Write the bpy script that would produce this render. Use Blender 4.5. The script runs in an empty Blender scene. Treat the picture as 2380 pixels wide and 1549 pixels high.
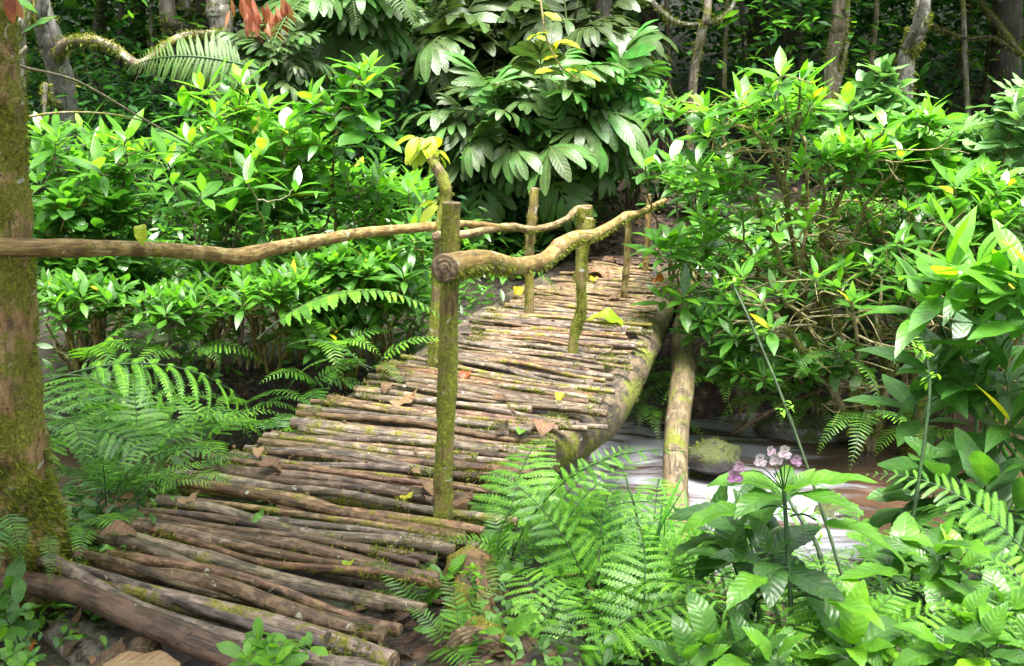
import bpy, math, random
import numpy as np
from mathutils import Vector, Matrix

# ---------------------------------------------------------------- camera, world, sun, exposure
scn = bpy.context.scene
COL = scn.collection
W, H, F = 2380.0, 1549.0, 2286.0
PITCH = math.radians(13.9)
CAM = np.array([0.0, 0.0, 1.5])
FWD = np.array([0.0, math.cos(PITCH), -math.sin(PITCH)])
UPV = np.array([0.0, math.sin(PITCH), math.cos(PITCH)])
cd = bpy.data.cameras.new("camera")
cd.sensor_width = 36.0
cd.lens = 36.0 * F / W
cd.clip_end = 400.0
cam = bpy.data.objects.new("camera", cd)
cam.location = CAM
cam.rotation_euler = (math.pi / 2 - PITCH, 0, 0)
COL.objects.link(cam)
scn.camera = cam

SUN_EL, SUN_AZ = math.radians(76), math.radians(165)   # azimuth measured from +Y clockwise
wd = bpy.data.worlds.new("World")
scn.world = wd
wd.use_nodes = True
nt = wd.node_tree
bg = nt.nodes["Background"]
sky = nt.nodes.new("ShaderNodeTexSky")
sky.sky_type = 'NISHITA'
sky.sun_disc = False
sky.sun_elevation = SUN_EL
sky.sun_rotation = SUN_AZ
sky.air_density = 1.0
sky.dust_density = 4.0
sky.ozone_density = 1.0
hs = nt.nodes.new("ShaderNodeHueSaturation")
hs.inputs["Saturation"].default_value = 0.18           # bright overcast: nearly white sky
nt.links.new(sky.outputs[0], hs.inputs["Color"])
nt.links.new(hs.outputs[0], bg.inputs[0])
bg.inputs[1].default_value = 0.115
sl = bpy.data.lights.new("sun", 'SUN')
sl.energy = 1.5
sl.angle = math.radians(22)
sl.color = (1.0, 0.96, 0.88)
so = bpy.data.objects.new("sun", sl)
sd = Vector((math.sin(SUN_AZ) * math.cos(SUN_EL), math.cos(SUN_AZ) * math.cos(SUN_EL), math.sin(SUN_EL)))
so.rotation_euler = sd.to_track_quat('Z', 'Y').to_euler()
so.location = (0, 0, 12)
COL.objects.link(so)
vs = scn.view_settings
vs.view_transform = 'Standard'
vs.look = 'None'
vs.gamma = 1.0
vs.exposure = 3.1
cy = scn.cycles
cy.max_bounces = 8
cy.diffuse_bounces = 4
cy.glossy_bounces = 3
cy.transmission_bounces = 5
cy.use_denoising = True
cy.caustics_reflective = False
cy.caustics_refractive = False

# ---------------------------------------------------------------- small maths
def A(*v): return np.array(v, dtype=float)
def ray(px, py): return FWD + (px - W / 2) / F * A(1, 0, 0) - (py - H / 2) / F * UPV
def at(px, py, Y):
    d = ray(px, py); return CAM + d * (Y / d[1])
def on(px, py, z=0.0):
    d = ray(px, py); return CAM + d * ((z - CAM[2]) / d[2])
def nrm(v):
    v = np.asarray(v, float)
    return v / np.maximum(np.linalg.norm(v, axis=-1, keepdims=True), 1e-9)
def sstep(a, b, x):
    t = np.clip((np.asarray(x, float) - a) / (b - a), 0, 1); return t * t * (3 - 2 * t)
def RNG(s): return np.random.default_rng(s)

_T = np.random.default_rng(5).random((64, 64))
def vnoise(x, y):
    x = np.asarray(x, float); y = np.asarray(y, float)
    i = np.floor(x).astype(int); j = np.floor(y).astype(int)
    f = x - i; g = y - j
    f = f * f * (3 - 2 * f); g = g * g * (3 - 2 * g)
    a = _T[i % 64, j % 64]; b = _T[(i + 1) % 64, j % 64]; c = _T[i % 64, (j + 1) % 64]; d = _T[(i + 1) % 64, (j + 1) % 64]
    return (a * (1 - f) + b * f) * (1 - g) + (c * (1 - f) + d * f) * g - 0.5

def stream_mid(x):
    x = np.asarray(x, float)
    return 5.75 + 0.10 * (x - 0.6) + 0.12 * np.sin(x * 0.9)
def ground(x, y):
    """height of the forest floor"""
    x = np.asarray(x, float); y = np.asarray(y, float)
    m = stream_mid(x); hw = 0.98
    bed = -1.25
    near = -0.13 - 0.40 * sstep(3.0, 4.6, y) - 0.32 * sstep(0.15, 1.1, x) - 0.12 * sstep(-1.0, -2.4, x)
    z = near + (bed - near) * sstep(m - hw - 0.55, m - hw + 0.25, y)
    far = -0.10 + 0.17 * np.clip(y - 9.0, 0, 8) + 0.20 * np.clip(y - 17.0, 0, 200) - 0.32 * (1 - sstep(7.2, 9.2, y))
    far = far + 0.35 * sstep(3.0, 9.0, np.abs(x)) * sstep(7, 14, y)
    z = z + (far - z) * sstep(m + hw - 0.25, m + hw + 0.6, y)
    return z + 0.09 * vnoise(x * 1.3 + 9, y * 1.3) + 0.03 * vnoise(x * 5, y * 5 + 3)

def spath(ctrl, n):
    """Catmull-Rom through the control points (any width of rows), resampled to n points"""
    P = np.asarray(ctrl, float)
    if len(P) == 2:
        t = np.linspace(0, 1, n)[:, None]; return P[0] * (1 - t) + P[1] * t
    Q = np.vstack([2 * P[0] - P[1], P, 2 * P[-1] - P[-2]])
    s = np.linspace(0, len(P) - 1 - 1e-6, n)
    i = s.astype(int); t = (s - i)[:, None]
    p0, p1, p2, p3 = Q[i], Q[i + 1], Q[i + 2], Q[i + 3]
    return 0.5 * (2 * p1 + (p2 - p0) * t + (2 * p0 - 5 * p1 + 4 * p2 - p3) * t ** 2 + (3 * p1 - p0 - 3 * p2 + p3) * t ** 3)

# ---------------------------------------------------------------- mesh builder
class MB:
    def __init__(s): s.V = []; s.Q = []; s.T = []; s.L = []; s.qm = []; s.tm = []; s.n = 0
    def add(s, V, Q=None, L=None, T=None, m=0):
        V = np.asarray(V, float).reshape(-1, 3)
        s.V.append(V)
        s.L.append(np.zeros_like(V) if L is None else np.asarray(L, float).reshape(-1, 3))
        if Q is not None and len(Q):
            Q = np.asarray(Q, int); s.Q.append(Q + s.n); s.qm.append(np.full(len(Q), m))
        if T is not None and len(T):
            T = np.asarray(T, int); s.T.append(T + s.n); s.tm.append(np.full(len(T), m))
        s.n += len(V)
    def mesh(s, name, mats, origin=(0, 0, 0), smooth=True):
        me = bpy.data.meshes.new(name)
        V = np.vstack(s.V) - np.asarray(origin, float)
        L = np.vstack(s.L)
        Q = np.vstack(s.Q) if s.Q else np.zeros((0, 4), int)
        T = np.vstack(s.T) if s.T else np.zeros((0, 3), int)
        me.vertices.add(len(V)); me.vertices.foreach_set("co", V.astype(np.float32).ravel())
        idx = np.concatenate([Q.ravel(), T.ravel()]).astype(np.int32)
        me.loops.add(len(idx)); me.loops.foreach_set("vertex_index", idx)
        nq, ntr = len(Q), len(T)
        st = np.concatenate([np.arange(nq) * 4, nq * 4 + np.arange(ntr) * 3]).astype(np.int32)
        me.polygons.add(nq + ntr); me.polygons.foreach_set("loop_start", st)
        mi = np.concatenate(s.qm + s.tm).astype(np.int32)
        me.polygons.foreach_set("material_index", mi)
        me.polygons.foreach_set("use_smooth", np.full(nq + ntr, smooth, bool))
        at_ = me.attributes.new("lc", 'FLOAT_VECTOR', 'POINT')
        at_.data.foreach_set("vector", L.astype(np.float32).ravel())
        for mt in (mats if isinstance(mats, (list, tuple)) else [mats]): me.materials.append(mt)
        me.update(calc_edges=True)
        me.validate()
        return me

def tag(o, label=None, cat=None, group=None, kind=None):
    if label: o["label"] = label
    if cat: o["category"] = cat
    if group: o["group"] = group
    if kind: o["kind"] = kind
    return o
def thing(name, label, cat, loc, group=None):
    o = bpy.data.objects.new(name, None)
    o.empty_display_size = 0.1
    o.location = loc
    COL.objects.link(o)
    return tag(o, label, cat, group)
def part(name, mb, mats, parent, label=None, origin=None, smooth=True):
    """links a builder's content as ONE mesh object under its thing (or part)"""
    w = origin
    if w is None:
        w = np.zeros(3); p = parent
        while p is not None: w = w + np.array(p.location); p = p.parent
    me = mb if isinstance(mb, bpy.types.Mesh) else mb.mesh(name, mats, w, smooth)
    o = bpy.data.objects.new(name, me)
    o.parent = parent
    COL.objects.link(o)
    if label: o["label"] = label
    if name == 'moss': o["kind"] = 'stuff'
    return o
def single(name, mb, mats, label, cat, loc, group=None, kind=None, smooth=True):
    me = mb.mesh(name, mats, loc, smooth)
    o = bpy.data.objects.new(name, me); o.location = loc
    COL.objects.link(o)
    return tag(o, label, cat, group, kind)

# ---------------------------------------------------------------- shapes
def tube(mb, pts, rad, sides=10, cap=(True, True), rough=0.0, seed=0, m=0, capm=None, off=None, oval=1.0):
    """rounded pole through pts with per-point radius; returns (points, frames) for growing moss on it"""
    pts = np.asarray(pts, float); n = len(pts)
    rad = np.broadcast_to(np.asarray(rad, float), (n,)).copy()
    tg = nrm(np.gradient(pts, axis=0))
    ref = A(0, 0, 1) if abs(tg[0][2]) < 0.9 else A(1, 0, 0)
    x = nrm(np.cross(tg[0], ref)); X = [x]
    for i in range(1, n):
        x = X[-1] - tg[i] * np.dot(X[-1], tg[i]); X.append(x / (np.linalg.norm(x) + 1e-9))
    X = np.array(X); Y = np.cross(tg, X)
    a = np.arange(sides) / sides * 2 * math.pi
    r = RNG(seed)
    R = rad[:, None] * np.ones((1, sides))
    if rough:
        g = r.normal(size=(n, sides)); g = (g + np.roll(g, 1, 1) + np.roll(g, -1, 1)) / 1.7
        k = np.array([.25, .5, .25]); g = np.apply_along_axis(lambda c: np.convolve(np.pad(c, 1, mode='edge'), k, 'valid'), 0, g)
        R = R * (1 + rough * g)
    V = pts[:, None] + R[:, :, None] * (np.cos(a)[None, :, None] * X[:, None] + oval * np.sin(a)[None, :, None] * Y[:, None])
    ln = np.concatenate([[0], np.cumsum(np.linalg.norm(np.diff(pts, axis=0), axis=1))])
    if off is None: off = r.random() * 90
    L = np.stack([R * np.cos(a), R * np.sin(a), (ln + off)[:, None] * np.ones((1, sides))], -1)
    i = np.arange(n - 1)[:, None]; j = np.arange(sides)[None]
    Q = np.stack([i * sides + j, i * sides + (j + 1) % sides, (i + 1) * sides + (j + 1) % sides, (i + 1) * sides + j], -1).reshape(-1, 4)
    mb.add(V, Q, L, m=m)
    cm = m if capm is None else capm
    for e, do in ((0, cap[0]), (n - 1, cap[1])):
        if not do: continue
        c = pts[e] + tg[e] * (0.12 * rad[e] * (1 if e else -1))
        inner = pts[e] + (V[e] - pts[e]) * 0.93 + tg[e] * (0.06 * rad[e] * (1 if e else -1))
        VV = np.vstack([V[e], inner, c])
        LL = np.vstack([L[e], L[e] * A(.93, .93, 1), A(0, 0, ln[e] + off)])
        jj = np.arange(sides); j2 = (jj + 1) % sides
        if e: Q2 = np.stack([jj, j2, sides + j2, sides + jj], -1); T2 = np.stack([sides + jj, sides + j2, np.full(sides, 2 * sides)], -1)
        else: Q2 = np.stack([j2, jj, sides + jj, sides + j2], -1); T2 = np.stack([sides + j2, sides + jj, np.full(sides, 2 * sides)], -1)
        mb.add(VV, Q2, LL, T2, m=cm)
    return V, (V - pts[:, None])

def moss_fuzz(mb, V, N, count, size, seed, lo=-1.0, hi=1.0, hang=0.0, rng_t=(0, 1), bias=None):
    """little moss blades on a tube's surface grid V with outward vectors N; lo/hi limit the normal's z"""
    r = RNG(seed); n, s = V.shape[:2]
    i = r.integers(int(rng_t[0] * (n - 1)), max(1, int(rng_t[1] * (n - 1))), count * 3); j = r.integers(0, s, count * 3)
    f = r.random((count * 3, 1)); g = r.random((count * 3, 1))
    def bil(G): return (G[i, j] * (1 - f) + G[i + 1, j] * f) * (1 - g) + (G[i, (j + 1) % s] * (1 - f) + G[i + 1, (j + 1) % s] * f) * g
    P = bil(V); D = nrm(bil(N))
    cl = vnoise(P[:, 0] * 9 + P[:, 2] * 7, P[:, 1] * 9 - P[:, 2] * 5) + 0.6 * vnoise(P[:, 0] * 31, P[:, 1] * 31 + P[:, 2] * 31)
    ok = (D[:, 2] >= lo) & (D[:, 2] <= hi) & (cl > (-0.02 if bias is None else bias))
    P = P[ok][:count]; D = D[ok][:count]; k = len(P)
    if not k: return
    d = nrm(D + r.normal(size=(k, 3)) * 0.55 + A(0, 0, -hang))
    up = nrm(r.normal(size=(k, 3)))
    scatter(mb, [BLADE], P - d * size * 0.15, d, up, size * (0.5 + r.random(k)), r.random(k))

def leaf_tpl(wr=.36, n=6, peak=.42, sharp=.85, fold=.22, droop=.5, wave=0.0, serr=0.0, five=False, twist=0.0, stalk=0.0, seed=0):
    """a leaf of unit length along +Y, facing +Z"""
    t = np.linspace(0, 1, n + 1)
    a = sharp * peak / (1 - peak)
    tt = np.clip(t, .012, .988)
    w = tt ** a * (1 - tt) ** sharp
    w = w / (peak ** a * (1 - peak) ** sharp) * wr / 2
    if serr: w = w * (1 + serr * ((np.arange(n + 1) % 2) - .5))
    ph = -droop * (t - .25)
    dy = np.cos(ph); dz = np.sin(ph)
    y = np.concatenate([[0], np.cumsum((dy[1:] + dy[:-1]) / 2)]) / n
    z = np.concatenate([[0], np.cumsum((dz[1:] + dz[:-1]) / 2)]) / n
    us = A(-1, -.5, 0, .5, 1) if five else A(-1, 0, 1)
    V = []; L = []
    r = RNG(seed); p1 = r.random() * 6
    for k in range(n + 1):
        for u in us:
            zz = z[k] + fold * abs(u) * w[k] * (1 - .35 * abs(u)) + wave * math.sin(t[k] * 13 + p1 + u) * abs(u) * w[k]
            tw = twist * t[k]
            V.append((u * w[k] * math.cos(tw), y[k] + stalk, zz + u * w[k] * math.sin(tw))); L.append((u, t[k], 0))
    c = len(us)
    Q = [(k * c + j, k * c + j + 1, (k + 1) * c + j + 1, (k + 1) * c + j) for k in range(n) for j in range(c - 1)]
    V = np.array(V); L = np.array(L, float); Q = np.array(Q)
    if stalk:
        b = len(V)
        V = np.vstack([V, [(-.006, 0, 0), (.006, 0, 0), (.006, stalk + .03, 0), (-.006, stalk + .03, 0)]])
        L = np.vstack([L, [(0, 0, 0)] * 4]); Q = np.vstack([Q, [(b, b + 1, b + 2, b + 3)]])
    return V, Q, L

BLADE = (np.array([(-.12, 0, 0), (.12, 0, 0), (.10, .6, .08), (-.10, .6, .08), (.012, 1, .22), (-.012, 1, .22)]),
         np.array([(0, 1, 2, 3), (3, 2, 4, 5)]), np.array([(-1, 0, 0), (1, 0, 0), (1, .6, 0), (-1, .6, 0), (0, 1, 0), (0, 1, 0)], float))

def scatter(mb, tpls, pos, d, up, scale, rnd, wscale=None, pick=None, m=0, seed=1):
    pos = np.asarray(pos, float).reshape(-1, 3); k = len(pos)
    if k == 0: return
    d = nrm(np.broadcast_to(d, (k, 3))); up = np.broadcast_to(up, (k, 3))
    z = up - (up * d).sum(-1, keepdims=True) * d
    bad = np.linalg.norm(z, axis=1) < 1e-3
    if bad.any(): z = z.copy(); z[bad] = np.cross(d[bad], A(1, .3, .2))
    z = nrm(z); x = np.cross(d, z)
    scale = np.broadcast_to(np.asarray(scale, float), (k,)); rnd = np.broadcast_to(np.asarray(rnd, float), (k,))
    ws = np.ones(k) if wscale is None else np.broadcast_to(wscale, (k,))
    pk = RNG(seed).integers(0, len(tpls), k) if pick is None else pick
    for ti, (V, Q, L) in enumerate(tpls):
        s = np.nonzero(pk == ti)[0]
        if not len(s): continue
        vv = pos[s][:, None] + scale[s][:, None, None] * (V[None, :, 0:1] * ws[s][:, None, None] * x[s][:, None] + V[None, :, 1:2] * d[s][:, None] + V[None, :, 2:3] * z[s][:, None])
        LL = np.repeat(L[None], len(s), 0).copy(); LL[:, :, 2] = LL[:, :, 2] + rnd[s][:, None]
        QQ = Q[None] + (np.arange(len(s)) * len(V))[:, None, None]
        mb.add(vv.reshape(-1, 3), QQ.reshape(-1, 4), LL.reshape(-1, 3), m=m)

# ---------------------------------------------------------------- materials
def _n(nt, t, **kw):
    n = nt.nodes.new(t)
    for k, v in kw.items():
        if k.startswith("i_"):
            key = k[2:]
            key = int(key) if key.isdigit() else key.replace("_", " ")
            n.inputs[key].default_value = v
        else: setattr(n, k, v)
    return n
def mat(name):
    m = bpy.data.materials.new(name); m.use_nodes = True
    nt = m.node_tree
    return m, nt, nt.nodes["Principled BSDF"], nt.nodes["Material Output"]
def ramp(nt, fac, stops, interp='LINEAR'):
    r = nt.nodes.new("ShaderNodeValToRGB"); r.color_ramp.interpolation = interp
    e = r.color_ramp.elements
    while len(e) < len(stops): e.new(0.5)
    for k, (p, c) in enumerate(stops):
        e[k].position = p; e[k].color = (c[0], c[1], c[2], 1) if len(c) == 3 else c
    nt.links.new(fac, r.inputs[0]); return r.outputs[0]
def math_(nt, op, a, b=None, c=None, clamp=False):
    n = nt.nodes.new("ShaderNodeMath"); n.operation = op; n.use_clamp = clamp
    for i, v in enumerate((a, b, c)):
        if v is None: continue
        if isinstance(v, (int, float)): n.inputs[i].default_value = v
        else: nt.links.new(v, n.inputs[i])
    return n.outputs[0]
def mixc(nt, fac, a, b, mode='MIX'):
    n = nt.nodes.new("ShaderNodeMix"); n.data_type = 'RGBA'; n.blend_type = mode
    if isinstance(fac, (int, float)): n.inputs[0].default_value = fac
    else: nt.links.new(fac, n.inputs[0])
    for i, v in ((6, a), (7, b)):
        if isinstance(v, tuple): n.inputs[i].default_value = (v[0], v[1], v[2], 1)
        else: nt.links.new(v, n.inputs[i])
    return n.outputs[2]
def noise(nt, vec, scale, detail=3, rough=.55, out="Fac", dist=0.0):
    n = nt.nodes.new("ShaderNodeTexNoise"); n.inputs["Scale"].default_value = scale
    n.inputs["Detail"].default_value = detail; n.inputs["Roughness"].default_value = rough; n.inputs["Distortion"].default_value = dist
    if vec is not None: nt.links.new(vec, n.inputs["Vector"])
    return n.outputs[out]
def mapr(nt, v, a, b, c=0.0, d=1.0, smooth=True):
    n = nt.nodes.new("ShaderNodeMapRange"); n.interpolation_type = 'SMOOTHSTEP' if smooth else 'LINEAR'
    nt.links.new(v, n.inputs[0])
    for i, x in enumerate((a, b, c, d)): n.inputs[i + 1].default_value = x
    return n.outputs[0]
def scaled(nt, v, s):
    n = nt.nodes.new("ShaderNodeVectorMath"); n.operation = 'MULTIPLY'; n.inputs[1].default_value = s
    nt.links.new(v, n.inputs[0]); return n.outputs[0]
def bump(nt, h, strength, dist=.01, prev=None):
    b = nt.nodes.new("ShaderNodeBump"); b.inputs["Strength"].default_value = strength; b.inputs["Distance"].default_value = dist
    nt.links.new(h, b.inputs["Height"])
    if prev is not None: nt.links.new(prev, b.inputs["Normal"])
    return b.outputs[0]
def lc(nt): return _n(nt, "ShaderNodeAttribute", attribute_name="lc")

def leaf_mat(name, stops, rough=.38, trans=.38, veins=9.0, vein_mix=.35, boost=1.7, blotch=.25, vbump=.25, spots=0.0, spec=.5, rs=1.0):
    m, nt, P, O = mat(name)
    a = lc(nt); sp = _n(nt, "ShaderNodeSeparateXYZ"); nt.links.new(a.outputs["Vector"], sp.inputs[0])
    u, t, r = sp.outputs
    pos = _n(nt, "ShaderNodeNewGeometry").outputs["Position"]
    rr = math_(nt, 'ADD', r, mapr(nt, noise(nt, pos, 14, 2), .25, .75, -blotch / 2, blotch / 2))
    col = ramp(nt, math_(nt, 'MULTIPLY', rr, rs) if rs != 1 else rr, stops)
    au = math_(nt, 'ABSOLUTE', u)
    mid = mapr(nt, au, .03, .10, 1, 0)
    col = mixc(nt, math_(nt, 'MULTIPLY', mid, vein_mix), col, mixc(nt, .5, col, (.35, .45, .12)))
    if veins:
        ph = math_(nt, 'MULTIPLY', math_(nt, 'SUBTRACT', t, math_(nt, 'MULTIPLY', au, .16)), veins * 2 * math.pi)
        vs_ = math_(nt, 'SINE', ph)
        ln = mapr(nt, vs_, .80, 1.0, 0, 1)
        col = mixc(nt, math_(nt, 'MULTIPLY', ln, vein_mix * .55), col, mixc(nt, .5, col, (.30, .42, .10)))
        nb = bump(nt, math_(nt, 'ADD', math_(nt, 'MULTIPLY', vs_, -.5), math_(nt, 'MULTIPLY', mid, -1.2)), vbump, .006)
        nt.links.new(nb, P.inputs["Normal"])
    if spots:
        s = mapr(nt, noise(nt, pos, 60, 2), .62, .72, 0, spots)
        col = mixc(nt, s, col, (.16, .10, .03))
    nt.links.new(col, P.inputs["Base Color"])
    P.inputs["Roughness"].default_value = rough
    P.inputs["Specular IOR Level"].default_value = spec
    tr = _n(nt, "ShaderNodeBsdfTranslucent")
    tc = mixc(nt, 1.0, col, (boost, boost * 1.05, boost * .5), 'MULTIPLY')
    nt.links.new(tc, tr.inputs[0])
    mx = _n(nt, "ShaderNodeMixShader", i_0=trans)
    nt.links.new(P.outputs[0], mx.inputs[1]); nt.links.new(tr.outputs[0], mx.inputs[2])
    nt.links.new(mx.outputs[0], O.inputs[0])
    return m

def bark_mat(name, c, dark, light, moss=.3, mossc=(.20, .19, .015), lichen=.12, stretch=.16, scale=70, rough=.62, topmoss=.5, bstr=.5, patch=9, wander=.5, bdist=.006, var=1.0):
    m, nt, P, O = mat(name)
    v = lc(nt).outputs["Vector"]
    g = _n(nt, "ShaderNodeNewGeometry"); pos = g.outputs["Position"]
    ri = _n(nt, "ShaderNodeObjectInfo").outputs["Random"]
    vs_ = scaled(nt, v, (1, 1, stretch))
    fine = noise(nt, vs_, scale, 5, .65)
    mid = noise(nt, scaled(nt, v, (1, 1, .45)), scale * .22, 4, .6)
    col = ramp(nt, fine, [(.28, dark), (.5, c), (.72, light)])
    pm = mapr(nt, mid, .52, .66, 0, .75)
    col = mixc(nt, pm, col, dark)
    col = mixc(nt, mapr(nt, noise(nt, v, patch * 1.7, 3), .5, .62, 0, .55), col, light)
    cr1 = noise(nt, scaled(nt, v, (1, 1, .05)), scale * 1.6, 2, .5)      # long cracks and peeled streaks
    col = mixc(nt, mapr(nt, cr1, .60, .66, 0, .7), col, tuple(x * .5 for x in dark))
    col = mixc(nt, mapr(nt, noise(nt, v, patch * 4.5, 2, .5), .66, .70, 0, .8), col, tuple(x * .6 for x in dark))
    hv = _n(nt, "ShaderNodeHueSaturation"); nt.links.new(col, hv.inputs["Color"])
    nt.links.new(mapr(nt, ri, 0, 1, 1 - .42 * var, 1 + .35 * var, False), hv.inputs["Value"]); nt.links.new(mapr(nt, math_(nt, 'FRACT', math_(nt, 'MULTIPLY', ri, 13.7)), 0, 1, 1 - .38 * var, 1 + .3 * var, False), hv.inputs["Saturation"]); nt.links.new(mapr(nt, math_(nt, 'FRACT', math_(nt, 'MULTIPLY', ri, 7.3)), 0, 1, .5 - .015 * var, .5 + .022 * var, False), hv.inputs["Hue"])
    col = hv.outputs[0]
    sp = _n(nt, "ShaderNodeSeparateXYZ"); nt.links.new(g.outputs["Normal"], sp.inputs[0])
    mn = math_(nt, 'ADD', noise(nt, pos, patch, 5, .7), math_(nt, 'MULTIPLY', sp.outputs[2], (topmoss - .5) * .3))
    mn = math_(nt, 'ADD', mn, math_(nt, 'MULTIPLY', math_(nt, 'SUBTRACT', ri, .5), wander * .3))
    mm = mapr(nt, mn, .66 - moss * .45, .78 - moss * .45, 0, .92)
    mcol = ramp(nt, noise(nt, pos, 90, 3), [(.3, tuple(x * .45 for x in mossc)), (.55, mossc), (.75, tuple(min(1, x * 1.9) for x in mossc))])
    col = mixc(nt, mm, col, mcol)
    if lichen:
        lm = mapr(nt, noise(nt, pos, patch * 2.6, 2, .5, dist=.6), .74 - lichen * .5, .78 - lichen * .5, 0, .85)
        col = mixc(nt, lm, col, (.36, .37, .30))
    nt.links.new(col, P.inputs["Base Color"])
    P.inputs["Specular IOR Level"].default_value = .4
    nt.links.new(mapr(nt, mm, 0, 1, rough, .95), P.inputs["Roughness"])
    b1 = bump(nt, fine, bstr, bdist)
    b2 = bump(nt, noise(nt, pos, 130, 3), .5, bdist, b1)
    nt.links.new(b2, P.inputs["Normal"])
    return m

def wood_end_mat():
    m, nt, P, O = mat("cut_wood")
    v = lc(nt).outputs["Vector"]
    xy = scaled(nt, v, (1, 1, 0))
    ln = _n(nt, "ShaderNodeVectorMath", operation='LENGTH'); nt.links.new(xy, ln.inputs[0])
    d = math_(nt, 'ADD', math_(nt, 'MULTIPLY', ln.outputs["Value"], 420), math_(nt, 'MULTIPLY', noise(nt, v, 40, 3), 5))
    ring = math_(nt, 'SINE', d)
    n2 = noise(nt, v, 55, 4)
    col = ramp(nt, n2, [(.3, (.035, .022, .012)), (.5, (.16, .105, .06)), (.72, (.34, .25, .15))])
    col = mixc(nt, mapr(nt, ring, 0, 1, 0, .35), col, (.06, .04, .022))
    nt.links.new(col, P.inputs["Base Color"]); P.inputs["Roughness"].default_value = .8
    nt.links.new(bump(nt, math_(nt, 'ADD', ring, math_(nt, 'MULTIPLY', n2, 4)), .4, .004), P.inputs["Normal"])
    return m

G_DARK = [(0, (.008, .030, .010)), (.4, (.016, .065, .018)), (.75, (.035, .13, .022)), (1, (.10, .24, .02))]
G_SHRUB = [(0, (.018, .062, .014)), (.30, (.050, .155, .024)), (.58, (.105, .29, .024)), (.82, (.20, .44, .012)), (.91, (.30, .50, .012)), (1.0, (.52, .46, .02))]
M = {}
M['shrub'] = leaf_mat("shrub_leaf", G_SHRUB, rough=.32, trans=.42, veins=9, boost=2.0, vein_mix=.2, spec=.7, spots=.2, vbump=.15, rs=.86)
M['pale'] = leaf_mat("pale_leaf", [(0, (.05, .13, .042)), (.5, (.12, .26, .085)), (1, (.21, .40, .12))], rough=.45, trans=.25, veins=8, boost=1.3)
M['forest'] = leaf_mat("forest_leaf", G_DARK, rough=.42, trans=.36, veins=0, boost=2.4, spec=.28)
M['broad'] = leaf_mat("broad_leaf", [(0, (.016, .050, .014)), (.4, (.045, .13, .020)), (.7, (.095, .25, .018)), (1, (.18, .40, .014))], rough=.36, trans=.34, veins=9, vbump=.20, boost=2.0, vein_mix=.12, spec=.5, spots=.25)
M['pinnate'] = leaf_mat("pinnate_leaf", [(0, (.028, .046, .016)), (.4, (.050, .090, .026)), (.7, (.062, .15, .034)), (1, (.06, .28, .04))], spec=.4, rough=.38, trans=.24, veins=10, vbump=.22, boost=1.6, spots=.5)
M['fern'] = leaf_mat("fern_leaf", [(0, (.030, .095, .020)), (.4, (.085, .23, .026)), (.75, (.17, .39, .03)), (1, (.26, .50, .04))], rough=.42, trans=.36, veins=0, vein_mix=.1, boost=1.8)
M['treefern'] = leaf_mat("tree_fern_leaf", [(0, (.04, .085, .018)), (.5, (.080, .16, .03)), (1, (.12, .22, .04))], rough=.55, trans=.3, veins=0, vein_mix=.1, boost=1.5)
M['red'] = leaf_mat("red_leaf", [(0, (.20, .04, .025)), (.5, (.34, .085, .05)), (1, (.42, .17, .09))], rough=.45, trans=.4, veins=8, boost=1.3)
M['yellow'] = leaf_mat("yellow_leaf", [(0, (.22, .36, .015)), (.5, (.42, .46, .02)), (1, (.62, .50, .03))], rough=.4, trans=.4, veins=8, boost=1.4)
M['dry'] = leaf_mat("dry_leaf", [(0, (.035, .019, .012)), (.35, (.095, .045, .024)), (.65, (.18, .09, .045)), (1, (.27, .165, .085))], rough=.6, trans=.15, veins=8, vbump=.5, boost=1.2, spots=.4)
M['orange'] = leaf_mat("orange_leaf", [(0, (.20, .045, .014)), (.6, (.32, .08, .018)), (1, (.4, .14, .03))], rough=.45, trans=.25, veins=8, boost=1.2, spots=.3)
M['moss'] = leaf_mat("moss_blade", [(0, (.05, .075, .008)), (.5, (.13, .155, .012)), (.85, (.26, .27, .02)), (1, (.18, .24, .02))], rough=.7, trans=.35, veins=0, vein_mix=0, boost=1.5)
M['petal'] = leaf_mat("pink_petal", [(0, (.27, .11, .26)), (.5, (.36, .23, .33)), (1, (.42, .36, .40))], rough=.6, trans=.3, veins=0, vein_mix=0, boost=1.1)
M['grass'] = leaf_mat("blade_leaf", [(0, (.02, .09, .015)), (.5, (.05, .2, .02)), (1, (.09, .3, .02))], rough=.4, trans=.3, veins=0, boost=1.6)
M['stem'] = bark_mat("green_stem", (.03, .075, .014), (.016, .035, .010), (.06, .13, .025), moss=.0, lichen=0, rough=.5, bstr=.2)
M['twig'] = bark_mat("twig_bark", (.19, .145, .065), (.06, .045, .022), (.38, .32, .17), moss=.34, mossc=(.22, .22, .02), lichen=.12, patch=22, scale=130)
M['stick'] = bark_mat("stick_bark", (.125, .074, .045), (.026, .020, .017), (.30, .205, .135), moss=.33, mossc=(.17, .165, .02), lichen=.09, rough=.42, topmoss=.22, bstr=1.0, patch=13, wander=.9)
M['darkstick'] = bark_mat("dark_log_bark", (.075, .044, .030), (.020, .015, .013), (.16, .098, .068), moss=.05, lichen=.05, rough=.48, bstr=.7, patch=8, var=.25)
M['post'] = bark_mat("post_bark", (.14, .095, .034), (.04, .03, .012), (.26, .20, .085), moss=.50, mossc=(.17, .19, .02), lichen=.13, topmoss=.5, patch=9, scale=80, var=.25)
M['rail'] = bark_mat("rail_bark", (.21, .130, .045), (.06, .038, .016), (.40, .32, .15), moss=.32, mossc=(.19, .17, .02), lichen=.1, topmoss=.35, patch=8, scale=80, var=.25)
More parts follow.
